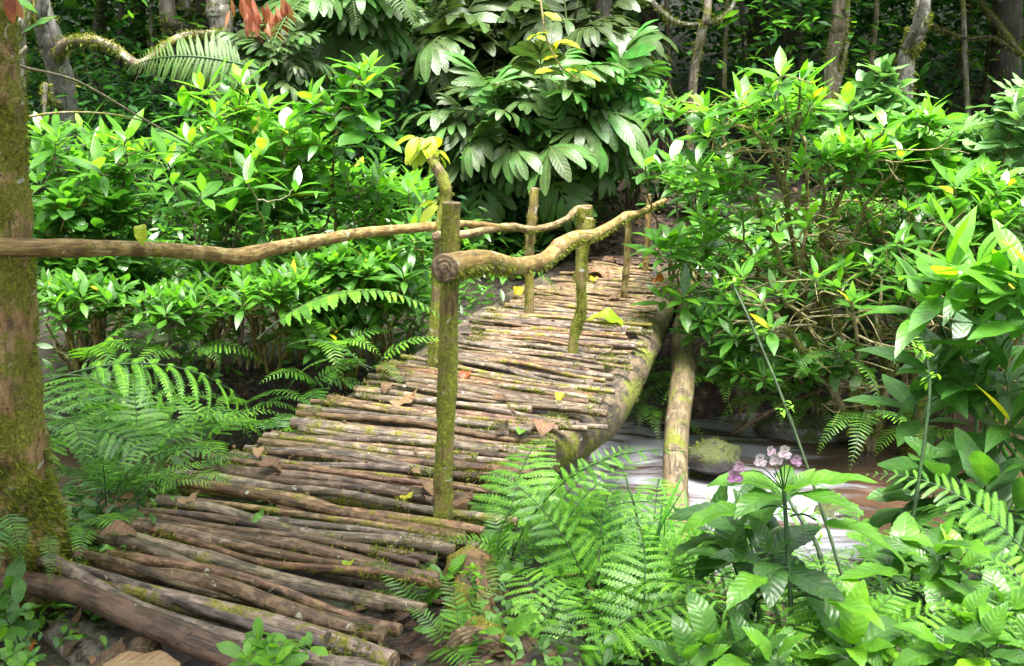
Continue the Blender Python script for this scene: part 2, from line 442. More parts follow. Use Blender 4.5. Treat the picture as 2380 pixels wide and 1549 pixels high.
M['stringer'] = bark_mat("log_bark", (.060, .045, .032), (.018, .015, .013), (.17, .12, .075), moss=.40, mossc=(.125, .14, .014), lichen=.06, topmoss=.25, patch=5, stretch=.6, scale=45, bstr=.9, var=.25)
M['beam'] = bark_mat("beam_bark", (.115, .082, .038), (.03, .024, .014), (.22, .165, .085), moss=.40, mossc=(.125, .14, .014), lichen=.06, patch=5, scale=60, var=.25)
M['trunk'] = bark_mat("mossy_trunk_bark", (.25, .125, .036), (.06, .034, .015), (.38, .25, .11), moss=.48, mossc=(.155, .165, .012), lichen=.13, topmoss=.5, patch=7, stretch=.28, scale=55, bstr=1.0, bdist=.02, var=.25)
M['pale_trunk'] = bark_mat("pale_trunk_bark", (.27, .245, .21), (.08, .07, .055), (.42, .39, .35), moss=.22, lichen=.3, patch=4, stretch=.5, scale=30)
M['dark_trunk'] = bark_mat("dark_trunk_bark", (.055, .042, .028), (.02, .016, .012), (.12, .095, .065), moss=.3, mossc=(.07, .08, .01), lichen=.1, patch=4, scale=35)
M['grey_trunk'] = bark_mat("grey_trunk_bark", (.17, .14, .10), (.06, .05, .035), (.34, .29, .22), moss=.35, mossc=(.13, .14, .015), lichen=.2, patch=5, scale=35)
M['rot'] = bark_mat("rotten_wood", (.095, .055, .024), (.022, .015, .010), (.22, .135, .06), moss=.36, mossc=(.17, .16, .015), lichen=.04, patch=6, stretch=.12, scale=55, bstr=1.0, rough=.55, var=.25)
M['cut'] = wood_end_mat()
# ================================================================ the setting: ground, path, stream
def nonuni(a, b, lo, hi, step, grow=1.35):
    core = list(np.arange(lo, hi + 1e-6, step)); s = step; v = lo
    pre = []
    while v > a: s *= grow; v -= s; pre.append(v)
    s = step; v = core[-1]; post = []
    while v < b: s *= grow; v += s; post.append(v)
    return np.array(pre[::-1] + core + post)
def sheet(mb, xs, ys, zf):
    X, Y = np.meshgrid(xs, ys)
    V = np.stack([X, Y, zf(X, Y)], -1); ny, nx = X.shape
    i = np.arange(ny - 1)[:, None]; j = np.arange(nx - 1)[None]
    Q = np.stack([i * nx + j, i * nx + j + 1, (i + 1) * nx + j + 1, (i + 1) * nx + j], -1).reshape(-1, 4)
    mb.add(V.reshape(-1, 3), Q, np.stack([X, Y, X * 0], -1).reshape(-1, 3))

def ground_mat(name, path=False):
    m, nt, P, O = mat(name)
    pos = _n(nt, "ShaderNodeNewGeometry").outputs["Position"]
    wob = _n(nt, "ShaderNodeVectorMath", operation='ADD'); nt.links.new(pos, wob.inputs[0])
    nc = noise(nt, pos, 9, 3, out="Color"); nt.links.new(scaled(nt, nc, (.12, .12, .12)), wob.inputs[1])
    cols = []
    hs_ = []
    for s in (17, 29):
        v = _n(nt, "ShaderNodeTexVoronoi", feature='F1'); v.inputs["Scale"].default_value = s
        nt.links.new(scaled(nt, wob.outputs[0], (1, 1.6 if s == 17 else .7, 1)), v.inputs["Vector"])
        sp = _n(nt, "ShaderNodeSeparateColor"); nt.links.new(v.outputs["Color"], sp.inputs[0])
        c = ramp(nt, sp.outputs[0], [(0, (.018, .011, .007)), (.4, (.040, .021, .012)), (.75, (.085, .042, .024)), (.93, (.16, .08, .04)), (1, (.22, .12, .05))])
        cols.append(c); hs_.append(v.outputs["Distance"])
    big = noise(nt, pos, 2.2, 4)
    col = mixc(nt, mapr(nt, noise(nt, pos, 7, 3), .42, .58), cols[0], cols[1])
    col = mixc(nt, mapr(nt, big, .28, .50, 0, .88 if not path else .5), col, (.016, .010, .007))
    if not path:
        col = mixc(nt, mapr(nt, noise(nt, pos, 3.1, 5, .7), .52, .64, 0, .8), col, (.030, .055, .012))
    nt.links.new(col, P.inputs["Base Color"]); P.inputs["Roughness"].default_value = .7
    nt.links.new(bump(nt, math_(nt, 'ADD', hs_[0], math_(nt, 'MULTIPLY', noise(nt, pos, 40, 4), .4)), .9, .03), P.inputs["Normal"])
    return m
gb = MB()
sheet(gb, nonuni(-180, 180, -7, 7, .10), nonuni(-60, 260, 1.2, 15, .10), ground)
single('ground', gb, ground_mat('forest_soil'), None, None, (0, 0, 0), kind='structure')

def path_x(y): return 1.02 + 0.10 * (y - 9) + 0.35 * np.sin((y - 9) * .55)
pb = MB()
ys = np.arange(9.0, 16.5, .12); us = np.linspace(-1, 1, 13)
Yg = np.repeat(ys[:, None], 13, 1)
Xg = path_x(Yg) + us[None] * (.55 + .12 * vnoise(Yg * 1.1, us[None] * 0 + 2))
Zg = ground(Xg, Yg) + .035 - .05 * np.abs(us[None]) ** 4
i = np.arange(len(ys) - 1)[:, None]; j = np.arange(12)[None]
pb.add(np.stack([Xg, Yg, Zg], -1).reshape(-1, 3), np.stack([i * 13 + j, i * 13 + j + 1, (i + 1) * 13 + j + 1, (i + 1) * 13 + j], -1).reshape(-1, 4))
single('path', pb, ground_mat('path_soil', True), None, None, (0, 0, 0), kind='structure')

WATER_Z = -0.92
def water_z(x, y):
    return WATER_Z + .04 * sstep(1.0, 2.6, x) + .055 * vnoise(x * 1.6 - y * .5, y * 3.2 + x * .6) * sstep(2.6, 1.4, x) + .02 * vnoise(x * 5, y * 9)
def water_mat():
    m, nt, P, O = mat("stream_water")
    pos = _n(nt, "ShaderNodeNewGeometry").outputs["Position"]
    rot = _n(nt, "ShaderNodeVectorRotate", rotation_type='Z_AXIS'); rot.inputs["Angle"].default_value = math.radians(16)
    nt.links.new(pos, rot.inputs["Vector"])
    wv = _n(nt, "ShaderNodeVectorMath", operation='ADD'); nt.links.new(scaled(nt, rot.outputs[0], (1.0, 5.5, 1)), wv.inputs[0])
    nt.links.new(scaled(nt, noise(nt, pos, 1.3, 2, out="Color"), (.9, 1.6, 0)), wv.inputs[1])
    st = noise(nt, wv.outputs[0], 1.25, 4, .55)
    st2 = noise(nt, scaled(nt, wv.outputs[0], (1, 1.4, 1)), 3.4, 4, .6)
    sp = _n(nt, "ShaderNodeSeparateXYZ"); nt.links.new(pos, sp.inputs[0])
    calm = mapr(nt, sp.outputs[0], 1.75, 2.35, 0, 1)           # the pool upstream lies still, the run below it foams
    calm2 = mapr(nt, sp.outputs[0], -.2, .25, 1, 0)
    f = math_(nt, 'ADD', math_(nt, 'MULTIPLY', st, .7), math_(nt, 'MULTIPLY', st2, .3))
    f = math_(nt, 'SUBTRACT', f, math_(nt, 'MULTIPLY', calm, .22))
    f = math_(nt, 'SUBTRACT', f, math_(nt, 'MULTIPLY', calm2, .25))
    foam = mapr(nt, f, .36, .60, .04, .96)
    brown = ramp(nt, noise(nt, pos, 2.4, 3), [(.3, (.022, .012, .006)), (.6, (.065, .032, .014)), (.8, (.11, .055, .024))])
    col = mixc(nt, foam, brown, (.26, .265, .305))
    nt.links.new(col, P.inputs["Base Color"])
    nt.links.new(mapr(nt, foam, 0, .8, .08, .55), P.inputs["Roughness"])
    nt.links.new(bump(nt, math_(nt, 'ADD', st, math_(nt, 'MULTIPLY', st2, .5)), .35, .05), P.inputs["Normal"])
    return m
wb = MB()
xs = np.arange(-9, 9.01, .08); vv = np.linspace(-1.45, 1.45, 44)
Xw = np.repeat(xs[:, None], 44, 1); Yw = stream_mid(Xw) + vv[None]
i = np.arange(len(xs) - 1)[:, None]; j = np.arange(43)[None]
wb.add(np.stack([Xw, Yw, water_z(Xw, Yw)], -1).reshape(-1, 3), np.stack([i * 44 + j, (i + 1) * 44 + j, (i + 1) * 44 + j + 1, i * 44 + j + 1], -1).reshape(-1, 4))
single('stream', wb, water_mat(), None, None, (0, 0, 0), kind='structure')

# ---------------------------------------------------------------- boulders
def rock_mat():
    m, nt, P, O = mat("wet_mossy_stone")
    g = _n(nt, "ShaderNodeNewGeometry"); pos = g.outputs["Position"]
    n1 = noise(nt, pos, 14, 5, .65)
    col = ramp(nt, n1, [(.3, (.018, .016, .014)), (.55, (.06, .055, .045)), (.75, (.15, .135, .11))])
    sp = _n(nt, "ShaderNodeSeparateXYZ"); nt.links.new(g.outputs["Normal"], sp.inputs[0])
    mm = mapr(nt, math_(nt, 'ADD', noise(nt, pos, 7, 4), math_(nt, 'MULTIPLY', sp.outputs[2], .22)), .56, .68, 0, .9)
    col = mixc(nt, mm, col, ramp(nt, noise(nt, pos, 60, 2), [(.3, (.02, .03, .006)), (.7, (.07, .085, .014))]))
    nt.links.new(col, P.inputs["Base Color"]); nt.links.new(mapr(nt, mm, 0, 1, .22, .9), P.inputs["Roughness"])
    nt.links.new(bump(nt, n1, .6, .02), P.inputs["Normal"])
    return m
M['rock'] = rock_mat()
def boulder(label, c, r, seed, fuzz=500):
    b = MB(); n, s = 18, 26
    th = np.linspace(.02, math.pi - .02, n)[:, None]; ph = (np.arange(s) / s * 2 * math.pi)[None]
    D = np.stack([np.sin(th) * np.cos(ph), np.sin(th) * np.sin(ph), np.cos(th) * np.ones_like(ph)], -1)
    k = 1 + .32 * vnoise(D[..., 0] * 1.6 + seed, D[..., 1] * 1.6 + D[..., 2] * 1.3) + .14 * vnoise(D[..., 0] * 4 + seed, D[..., 2] * 4 + D[..., 1] * 3)
    V = c + D * k[..., None] * r
    i = np.arange(n - 1)[:, None]; j = np.arange(s)[None]
    Q = np.stack([i * s + j, (i + 1) * s + j, (i + 1) * s + (j + 1) % s, i * s + (j + 1) % s], -1).reshape(-1, 4)
    b.add(V.reshape(-1, 3), Q)
    o = thing('boulder', label, 'boulder', tuple(c))
    part('stone', b, M['rock'], o)
    if fuzz:
        f = MB(); moss_fuzz(f, V, D, fuzz, .022, seed, lo=.2)
        if f.n: part('moss', f, M['moss'], o)
    return o
p = on(1665, 1085, -.80); boulder('dark wet boulder in the white water, right of the leaning log', p + A(0, .12, .02), A(.20, .15, .10), 3, 250)
p = on(1900, 1010, -.85); boulder('low dark flat stone at the brown pool of the stream', p + A(0, .1, -.02), A(.42, .22, .12), 8, 200)
p = on(1290, 1040, -.55); boulder('mossy stone under the bridge edge, above the ferns', p, A(.22, .22, .2), 12)
p = on(2150, 1330, -.8); boulder('dark stone in the stream behind the tall white fern frond', p, A(.25, .2, .13), 15, 200)
p = on(1950, 1200, -.92); boulder('small dark stone half sunk in the rushing water', p, A(.16, .12, .07), 19, 0)

# ================================================================ the footbridge
base = on(900, 1090, 0)
bridge = thing('log_footbridge', 'rustic footbridge decked with round mossy sticks, crossing the stream between crooked handrails', 'footbridge', tuple(base))
PAIRS = [((95, 1318), (852, 1548)), ((160, 1290), (884, 1490)), ((185, 1268), (930, 1452)), ((255, 1240), (962, 1385)), ((300, 1212), (985, 1340)), ((300, 1182), (1010, 1298)),
         ((385, 1120), (1120, 1238)), ((385, 1094), (1135, 1195)), ((520, 1050), (1165, 1145)), ((600, 1030), (1222, 1100)), ((680, 990), (1240, 1052)), ((745, 945), (1280, 1000)),
         ((868, 888), (1385, 958)), ((965, 838), (1400, 905)), ((1030, 800), (1425, 850)), ((1098, 770), (1470, 800)), ((1150, 722), (1490, 752)), ((1215, 682), (1508, 712)),
         ((1300, 650), (1518, 668)), ((1372, 622), (1508, 634)), ((1392, 592), (1492, 600))]
PL = np.array([on(*a)[:2] for a, b in PAIRS]); PR = np.array([on(*b)[:2] for a, b in PAIRS])
mid = (PL + PR) / 2
sarc = np.concatenate([[0], np.cumsum(np.linalg.norm(np.diff(mid, axis=0), axis=1))])
r = RNG(77)
pos_s = []; s = 0.0
while s < sarc[-1]:
    yy = np.interp(s, sarc, mid[:, 1]); mu = np.interp(yy, [2.6, 3.6, 4.6, 9], [.0212, .0185, .0158, .0148]); rad = float(np.clip(r.normal(mu, .22 * mu), .6 * mu, 1.6 * mu)); pos_s.append((s, rad)); s += 2 * rad * .98 + (.006 + .018 * r.random() ** 2 if yy > 3.0 else .004)
print("deck sticks", len(pos_s))
STICKS = []
rest = MB()
for k, (s, rad) in enumerate(pos_s):
    a = A(np.interp(s, sarc, PL[:, 0]), np.interp(s, sarc, PL[:, 1]), 0); b = A(np.interp(s, sarc, PR[:, 0]), np.interp(s, sarc, PR[:, 1]), 0)
    d = nrm(b - a); ln = np.linalg.norm(b - a); nx = A(-d[1], d[0], 0)
    a = a + d * r.normal(-.01, .06) + nx * r.normal(0, .012); b = b + d * r.normal(0.0, .06) + nx * r.normal(0, .012)
    if r.random() < .12 and k > 14: a = a + d * .15 * ln
    if r.random() < .12 and k > 14: b = b - d * .16 * ln
    n = 20; t = np.linspace(0, 1, n)
    wob = r.normal(size=4)
    side = .016 * (wob[0] * np.sin(t * 3.1) + wob[1] * np.sin(t * 6.3 + wob[3]) * .7 + wob[2] * np.sin(t * 11 + wob[0]) * .35)
    ver = .007 * (wob[1] * np.sin(t * 4.1 + 1) + wob[3] * np.sin(t * 8 + wob[1]))
    pts = a + (b - a) * t[:, None] + nx * side[:, None] + A(0, 0, 1) * (ver - rad + r.normal(0, .006))[:, None]
    taper = 1 + (r.random() - .5) * .45 * (t - .5) * 2
    rr = rad * taper
    for q in range(r.integers(0, 3)): rr = rr * (1 + .22 * np.exp(-((t - r.random()) / .035) ** 2))
    if r.random() < .5:                       # a kink where a side branch was cut
        kt = r.uniform(.2, .8); pts = pts + nx * (.022 * r.normal() * np.abs(t - kt)[:, None])
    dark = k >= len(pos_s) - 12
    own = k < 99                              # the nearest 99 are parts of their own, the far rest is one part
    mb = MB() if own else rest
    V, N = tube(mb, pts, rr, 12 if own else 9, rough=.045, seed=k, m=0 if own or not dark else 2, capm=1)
    STICKS.append((pts, rr))
    if not own: continue
    o = part('deck_stick', mb, [M['stick'], M['cut']], bridge)
    if True:
        f = MB(); moss_fuzz(f, V, N, int(r.choice([60, 160, 420])), .012, k + 900, lo=-.6, hi=.55, bias=.04)
        moss_fuzz(f, V, N, int(r.choice([60, 160, 320])), .014, k + 1900, lo=-.8, hi=.95, rng_t=(.86, 1), bias=-.06); moss_fuzz(f, V, N, int(r.choice([60, 140, 260])), .012, k + 2900, lo=-.8, hi=.95, rng_t=(0, .15), bias=-.04)
        if f.n: part('moss', f, M['moss'], o)

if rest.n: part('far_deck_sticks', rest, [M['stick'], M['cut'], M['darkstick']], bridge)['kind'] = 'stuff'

def pole(name, ctrl, rad, material, parent, sides=14, n=40, rough=.06, seed=1, fuzz=0, fsize=.016, lo=-1, hi=1, hang=0., bias=None, knots=(), label=None, capm=True, cap=(True, True)):
    pts = spath(ctrl, n); rad = np.interp(np.linspace(0, 1, n), np.linspace(0, 1, len(rad)), rad)
    t = np.linspace(0, 1, n)
    for kt, ka, kw in knots: rad = rad * (1 + ka * np.exp(-((t - kt) / kw) ** 2))
    mb = MB(); V, N = tube(mb, pts, rad, sides, rough=rough, seed=seed, capm=1 if capm else 0, cap=cap)
    o = part(name, mb, [M[material], M['cut']], parent, label)
    if fuzz:
        f = MB(); moss_fuzz(f, V, N, fuzz, fsize, seed + 50, lo, hi, hang, bias=bias)
        if f.n: part('moss', f, M['moss'], o)
    return o, V, N

# stringers under the deck
pole('stringer_log', [on(1570, 628, -.16), on(1537, 700, -.15), on(1505, 775, -.16), on(1452, 880, -.17), on(1375, 985, -.19), on(1200, 1105, -.22), on(1120, 1290, -.24)],
     [.10, .112, .116, .12, .12, .11, .11], 'stringer', bridge, sides=22, n=60, rough=.05, seed=4, fuzz=3200, fsize=.013, lo=-.5, hi=.75, bias=.06, label='thick mossy log carrying the right ends of the sticks')
pole('stringer_log', [on(1330, 630, -.17), on(1170, 730, -.17), on(930, 900, -.18), on(640, 1090, -.2), on(330, 1290, -.22)], [.11, .12, .12, .12, .11], 'stringer', bridge, sides=16, n=40, seed=5)

def post(px, py, tops, rads, material='post', **kw):
    kw.setdefault('rough', .10); kw.setdefault('knots', ((.35 + .03 * (px % 7), .14, .02), (.62, .10, .025), (.80, .12, .015)))
    b = on(px, py, 0.0); Y = b[1]
    ctrl = [b + A(0, 0, -.45), b - A(0, 0, .02)] + [at(x, y, Y + dy) for x, y, dy in tops]
    return pole('handrail_post', ctrl, rads, material, bridge, **kw)
post(1028, 1192, [(1034, 1010, 0), (1041, 840, 0), (1045, 640, 0), (1050, 472, 0)], [.033, .034, .034, .032, .031], seed=11, fuzz=900, fsize=.010, bias=.08, label='thick straight mossy post at the front of the bridge')
post(1008, 842, [(1018, 640, 0), (1026, 520, 0), (1036, 455, 0.0), (1028, 415, 0.0), (1012, 385, 0), (1000, 366, 0)], [.034, .036, .034, .03, .034, .030, .022], seed=12, fuzz=2200, fsize=.016, bias=.02, label='crooked mossy post sprouting young leaves at its top')
post(1231, 724, [(1230, 600, 0), (1236, 520, 0), (1242, 438, 0)], [.030, .031, .030, .031, .032], 'rail', seed=13, fuzz=700, fsize=.014, bias=.08)
post(1330, 820, [(1338, 770, 0), (1352, 715, 0), (1350, 640, 0), (1360, 570, 0), (1371, 508, 0)], [.030, .030, .032, .028, .026, .030], seed=14, fuzz=1500, fsize=.013, bias=.03, label='bent mossy post in the middle of the right rail')
post(1450, 692, [(1456, 620, 0), (1463, 500, 0)], [.026, .026, .025, .024], 'rail', seed=15, fuzz=400, fsize=.013, bias=.1)
post(1352, 655, [(1354, 560, 0), (1360, 484, 0)], [.055, .056, .054, .052], seed=16, fuzz=1500, fsize=.018, bias=0)
post(1500, 632, [(1505, 540, 0), (1508, 452, 0)], [.026, .026, .024, .022], 'rail', seed=17)
# handrails
pole('handrail', [at(-80, 574, 2.80), at(75, 577, 2.86), at(250, 578, 3.2), at(380, 581, 3.55), at(490, 590, 3.85), at(556, 597, 4.0), at(640, 577, 4.25), at(750, 558, 4.6), at(850, 541, 4.95), at(1025, 525, 5.42), at(1078, 521, 5.65), at(1132, 524, 5.9), at(1180, 531, 6.15)],
     [.029, .028, .027, .027, .030, .033, .030, .028, .027, .024, .021, .019, .016], 'rail', bridge, n=90, seed=21, rough=.045, fuzz=900, fsize=.009, hi=.1, bias=.12, knots=((.12, .12, .02), (.43, .14, .03), (.56, .1, .02)), label='long wavy left rail tied to the big mossy tree')
pole('handrail', [at(1012, 549, 5.3), at(1075, 546, 5.55), at(1150, 531, 6.0), at(1195, 528, 6.3), at(1232, 534, 6.6), at(1280, 526, 7.0), at(1318, 508, 7.5), at(1340, 488, 7.9), at(1372, 482, 8.2)],
     [.026, .024, .022, .026, .024, .025, .022, .03, .022], 'rail', bridge, n=50, seed=22, rough=.05, fuzz=900, fsize=.016, hi=.0, hang=.6, bias=.02)
pole('handrail', [at(1034, 624, 3.20), at(1085, 613, 3.36), at(1135, 608, 3.62), at(1200, 619, 4.1), at(1262, 606, 4.45), at(1300, 575, 4.8), at(1335, 553, 5.15), at(1382, 545, 5.50), at(1425, 522, 6.15), at(1455, 503, 6.8), at(1485, 497, 7.3), at(1510, 484, 7.8), at(1545, 466, 8.4)],
     [.046, .044, .041, .038, .036, .038, .037, .031, .028, .030, .027, .024, .02], 'rail', bridge, n=90, sides=18, seed=23, rough=.04, fuzz=3600, fsize=.017, hi=-.05, hang=.5, bias=-.04, knots=((.0, .08, .03), (.42, .13, .02), (.75, .18, .02)), label='thick crooked right rail with a sawn end')

# leaves sprouting from the mossy post (it is alive): part of the post
b = MB(); r = RNG(31); b2 = MB()
c = at(1002, 372, 5.43)
PINN = leaf_tpl(.42, 8, .5, .7, .18, .9, wave=.05)
for q, (px, py, n) in enumerate(((968, 318, 5), (1012, 322, 6), (985, 350, 6), (1018, 352, 5), (1010, 470, 5))):
    p0 = at(px, py, 5.43 + .03 * q)
    bb = b if q < 4 else b2
    tube(bb, spath([c if q < 4 else at(1030, 450, 5.43), (p0 + c) / 2 + A(0, 0, .03) if q < 4 else p0 + A(.03, 0, .05), p0], 8), [.006, .005, .004, .004, .003, .003, .002, .002], 6, seed=q)
    az = r.random(n) * 6.28; d = np.stack([np.cos(az) * .7, np.sin(az) * .7, -.9 + .7 * r.random(n)], -1)
    scatter(bb, [PINN], p0 + r.normal(size=(n, 3)) * .012, d, A(0, -.5, 1), .11 + .06 * r.random(n), .0 + .55 * r.random(n), m=1)
part('leaf_sprout', b, [M['twig'], M['yellow']], bridge, 'pale yellow-green young leaves on the mossy post')
part('leaf_sprout', b2, [M['twig'], M['yellow']], bridge, 'small lower leaf sprout on the mossy post')

# ---------------------------------------------------------------- loose timber round the bridge
def log_thing(name, label, cat, ctrl, rad, material, **kw):
    o = thing(name, label, cat, tuple(np.asarray(ctrl[len(ctrl) // 2], float)))
    pole(kw.pop('part', 'timber'), ctrl, rad, material, o, **kw)
    return o
log_thing('fallen_log', 'thick dark bare log lying across the near foot of the bridge', 'log', [on(5, 1348, -.04), on(170, 1376, -.035), on(330, 1440, -.035), on(470, 1497, -.04), on(590, 1545, -.05), on(720, 1600, -.06)],
          [.036, .038, .040, .041, .041, .040], 'darkstick', sides=24, n=60, rough=.03, seed=41, part='trunk')
log_thing('fallen_log', 'tan leaning log spanning the stream to the right of the bridge', 'log', [at(1600, 640, 8.5), at(1592, 720, 7.9), at(1585, 800, 7.0), at(1590, 860, 6.4), at(1575, 980, 5.7), at(1570, 1090, 5.15), at(1572, 1190, 4.8), at(1585, 1290, 4.5)],
          [.072, .075, .078, .080, .074, .068, .070, .07], 'beam', sides=22, n=70, rough=.04, seed=42, fuzz=900, fsize=.012, bias=.16, part='trunk', knots=((.40, .16, .03),))
log_thing('rotten_log', 'crumbling wet rotten log standing under the near right end of the sticks', 'log', [at(1090, 1290, 3.15), at(1095, 1350, 2.97), at(1098, 1430, 2.78), at(1112, 1530, 2.58)],
          [.07, .085, .08, .095], 'rot', sides=20, n=34, rough=.16, seed=43, fuzz=900, fsize=.014, bias=.1, part='trunk')
log_thing('rotten_log', 'dark rotting branch lying in the ferns below the bridge', 'log', [at(1180, 1420, 3.0), at(1240, 1385, 3.15), at(1310, 1345, 3.3), at(1360, 1330, 3.45)],
          [.03, .04, .04, .03], 'rot', sides=14, n=24, rough=.12, seed=44, part='trunk')
log_thing('fallen_branch', 'slim reddish dead branch slanting over the far stream bank', 'branch', [at(1700, 1010, 6.5), at(1800, 950, 6.5), at(1905, 908, 6.55), at(1960, 893, 6.6)],
          [.012, .016, .018, .014], 'stick', sides=8, n=20, seed=45, part='wood')
log_thing('fallen_branch', 'bare white stick hanging off the sawn sticks at the deck edge', 'branch', [at(1238, 1062, 3.95), at(1226, 1080, 3.93), at(1216, 1098, 3.9)], [.006, .008, .006], 'pale_trunk', sides=7, n=10, seed=46, part='wood')

def slab(name, label, cat, quad, thick, material, seed=1):
    """a worn board: four world corners of its top face, thickened downward and roughened"""
    c = np.array(quad); nx, ny = 22, 12
    u = np.linspace(0, 1, nx)[None, :, None]; v = np.linspace(0, 1, ny)[:, None, None]
    T = c[0] * (1 - u) * (1 - v) + c[1] * u * (1 - v) + c[2] * u * v + c[3] * (1 - u) * v
    nn = nrm(np.cross(c[1] - c[0], c[3] - c[0]));  nn = nn if nn[2] > 0 else -nn
    g = vnoise(np.arange(ny)[:, None] * 1.9 + seed + np.arange(nx)[None] * .1, np.arange(nx)[None] * .17 + seed)
    T = T + nn * (.014 * g[..., None])
    ed = np.minimum(np.minimum(u, 1 - u) * 14, np.minimum(v, 1 - v) * 10)
    T = T - nn * (.012 * np.exp(-ed * 2.2))
    B = T - nn * thick
    mb = MB(); i = np.arange(ny - 1)[:, None]; j = np.arange(nx - 1)[None]
    Q = np.stack([i * nx + j, i * nx + j + 1, (i + 1) * nx + j + 1, (i + 1) * nx + j], -1).reshape(-1, 4)
    L = np.stack([np.broadcast_to(v[..., 0] * .3, T.shape[:2]), np.zeros(T.shape[:2]), np.broadcast_to(u[..., 0] * .5, T.shape[:2])], -1)
    mb.add(T.reshape(-1, 3), Q, L.reshape(-1, 3)); mb.add(B.reshape(-1, 3), Q[:, ::-1], L.reshape(-1, 3) + .03)
    ring = [(0, k) for k in range(nx)] + [(k, nx - 1) for k in range(1, ny)] + [(ny - 1, k) for k in range(nx - 2, -1, -1)] + [(k, 0) for k in range(ny - 2, 0, -1)]
    top = np.array([T[a] for a in ring]); bot = np.array([B[a] for a in ring]); n = len(ring); k = np.arange(n)
    LL = np.vstack([np.array([L[a] for a in ring]), np.array([L[a] for a in ring]) + A(0, .04, 0)])
    mb.add(np.vstack([top, bot]), np.stack([k, n + k, n + (k + 1) % n, (k + 1) % n], -1), LL)
    return single(name, mb, M[material], label, cat, tuple(c.mean(0)))
M['board'] = bark_mat("weathered_board", (.15, .125, .10), (.035, .03, .026), (.27, .22, .17), moss=.06, lichen=.0, stretch=.07, scale=60, rough=.6, bstr=1.0)
slab('weathered_board', 'broad weathered grey board lying under the dark log, bottom left', 'board', [on(95, 1462, -.13), on(165, 1405, -.12), on(305, 1500, -.14), on(190, 1566, -.15)], .09, 'board', 2)
slab('wood_chip', 'small brown split wood chip leaning against the dark log', 'wood chip', [on(295, 1518, -.12), on(312, 1482, -.075), on(346, 1488, -.075), on(318, 1528, -.12)], .012, 'board', 5)

# ================================================================ the big mossy tree at the bridge foot
tb = on(60, 1330, -.12)
near_tree = thing('mossy_tree', 'big tree trunk thick with moss at the left end of the bridge, carrying the handrail', 'tree', tuple(tb))
tc = [at(-20, 1440, 3.08), at(-5, 1300, 3.06), at(-25, 1150, 3.05), at(-30, 980, 3.05), at(-40, 760, 3.05), at(-48, 560, 3.05), at(-60, 300, 3.05), at(-75, 80, 3.05), at(-95, -250, 3.05), at(-150, -900, 3.1), at(-260, -1800, 3.2)]
mb = MB()
pts = spath(tc, 90); rad = np.interp(np.linspace(0, 1, 90), np.linspace(0, 1, 11), [.27, .22, .185, .175, .160, .155, .142, .135, .13, .115, .09])
V, N = tube(mb, pts, rad, 40, rough=.05, seed=51, cap=(False, True))
tr_o = part('trunk', mb, M['trunk'], near_tree)
f = MB()
moss_fuzz(f, V, N, 9000, .022, 52, rng_t=(0.0, .27), bias=-.12, hang=.3)
moss_fuzz(f, V, N, 12000, .013, 53, rng_t=(.2, .78), bias=.03)
part('moss', f, M['moss'], tr_o)
b = MB(); q0 = at(30, 20, 2.98)
tube(b, spath([at(-45, -30, 3.0), at(-10, -40, 2.96), at(22, -15, 2.95)], 8), [.006] * 8, 6)
scatter(b, [leaf_tpl(.42, 7, .45, .7, .2, .5)], np.repeat(at(22, -15, 2.95)[None], 3, 0), A([-.1, .1, -1], [.35, 0, -.9], [.1, -.2, -1]), A(0, -1, .2), A(.085, .075, .06), A(.6, .9, .4), m=1)
shade_crown = MB(); r = RNG(58); n = 560  # unseen low crown set over the deck to shade its near end
cl = A(-.65, 1.9, 4.3) + r.normal(size=(34, 3)) * A(.80, .55, .35); Pc = cl[r.integers(0, 30, n)] + r.normal(size=(n, 3)) * A(.22, .22, .14); az = r.random(n) * 6.28
scatter(shade_crown, [leaf_tpl(.42, 5, .45, .8, .2, .5)], Pc, np.stack([np.cos(az), np.sin(az), r.normal(size=n) * .3 - .2], -1), np.stack([r.normal(size=n) * .3, r.normal(size=n) * .3, np.ones(n)], -1), .30 * (.7 + .6 * r.random(n)), r.random(n) * .8)
part('crown', shade_crown, M['forest'], near_tree)
part('red_leaf_sprig', b, [M['twig'], M['red']], near_tree, 'hanging young red leaves at the top of the trunk')
# ================================================================ plant builders
LANCE = [leaf_tpl(w, 6, pk, sh, .22, dr, tw and .08, twist=tw, stalk=.06, seed=q) for q, (w, pk, sh, dr, tw) in enumerate(((.32, .46, 1.15, .15, 0), (.34, .44, 1.2, .35, .2), (.28, .46, 1.25, .6, -.2), (.31, .5, 1.1, -.1, .15), (.37, .48, 1.0, .3, -.1), (.26, .45, 1.2, .9, .3)))]
OVAL = [leaf_tpl(w, 8, pk, .75, .18, dr, .10, stalk=.08, seed=q, twist=tw) for q, (w, pk, dr, tw) in enumerate(((.52, .5, .4, 0), (.48, .52, .7, .2), (.55, .48, .2, -.15), (.46, .5, 1.0, .1)))]
BROAD = [leaf_tpl(w, 16, pk, .85, .20, dr, .12, serr=.10, five=True, stalk=.10, seed=q, twist=tw) for q, (w, pk, dr, tw) in enumerate(((.44, .42, .7, 0), (.48, .40, 1.0, .15), (.40, .42, .4, -.15), (.46, .40, 1.3, .1)))]
SMALL = [leaf_tpl(w, 3, .45, .8, .2, dr, seed=q) for q, (w, dr) in enumerate(((.48, .3), (.42, .7), (.55, .5)))]

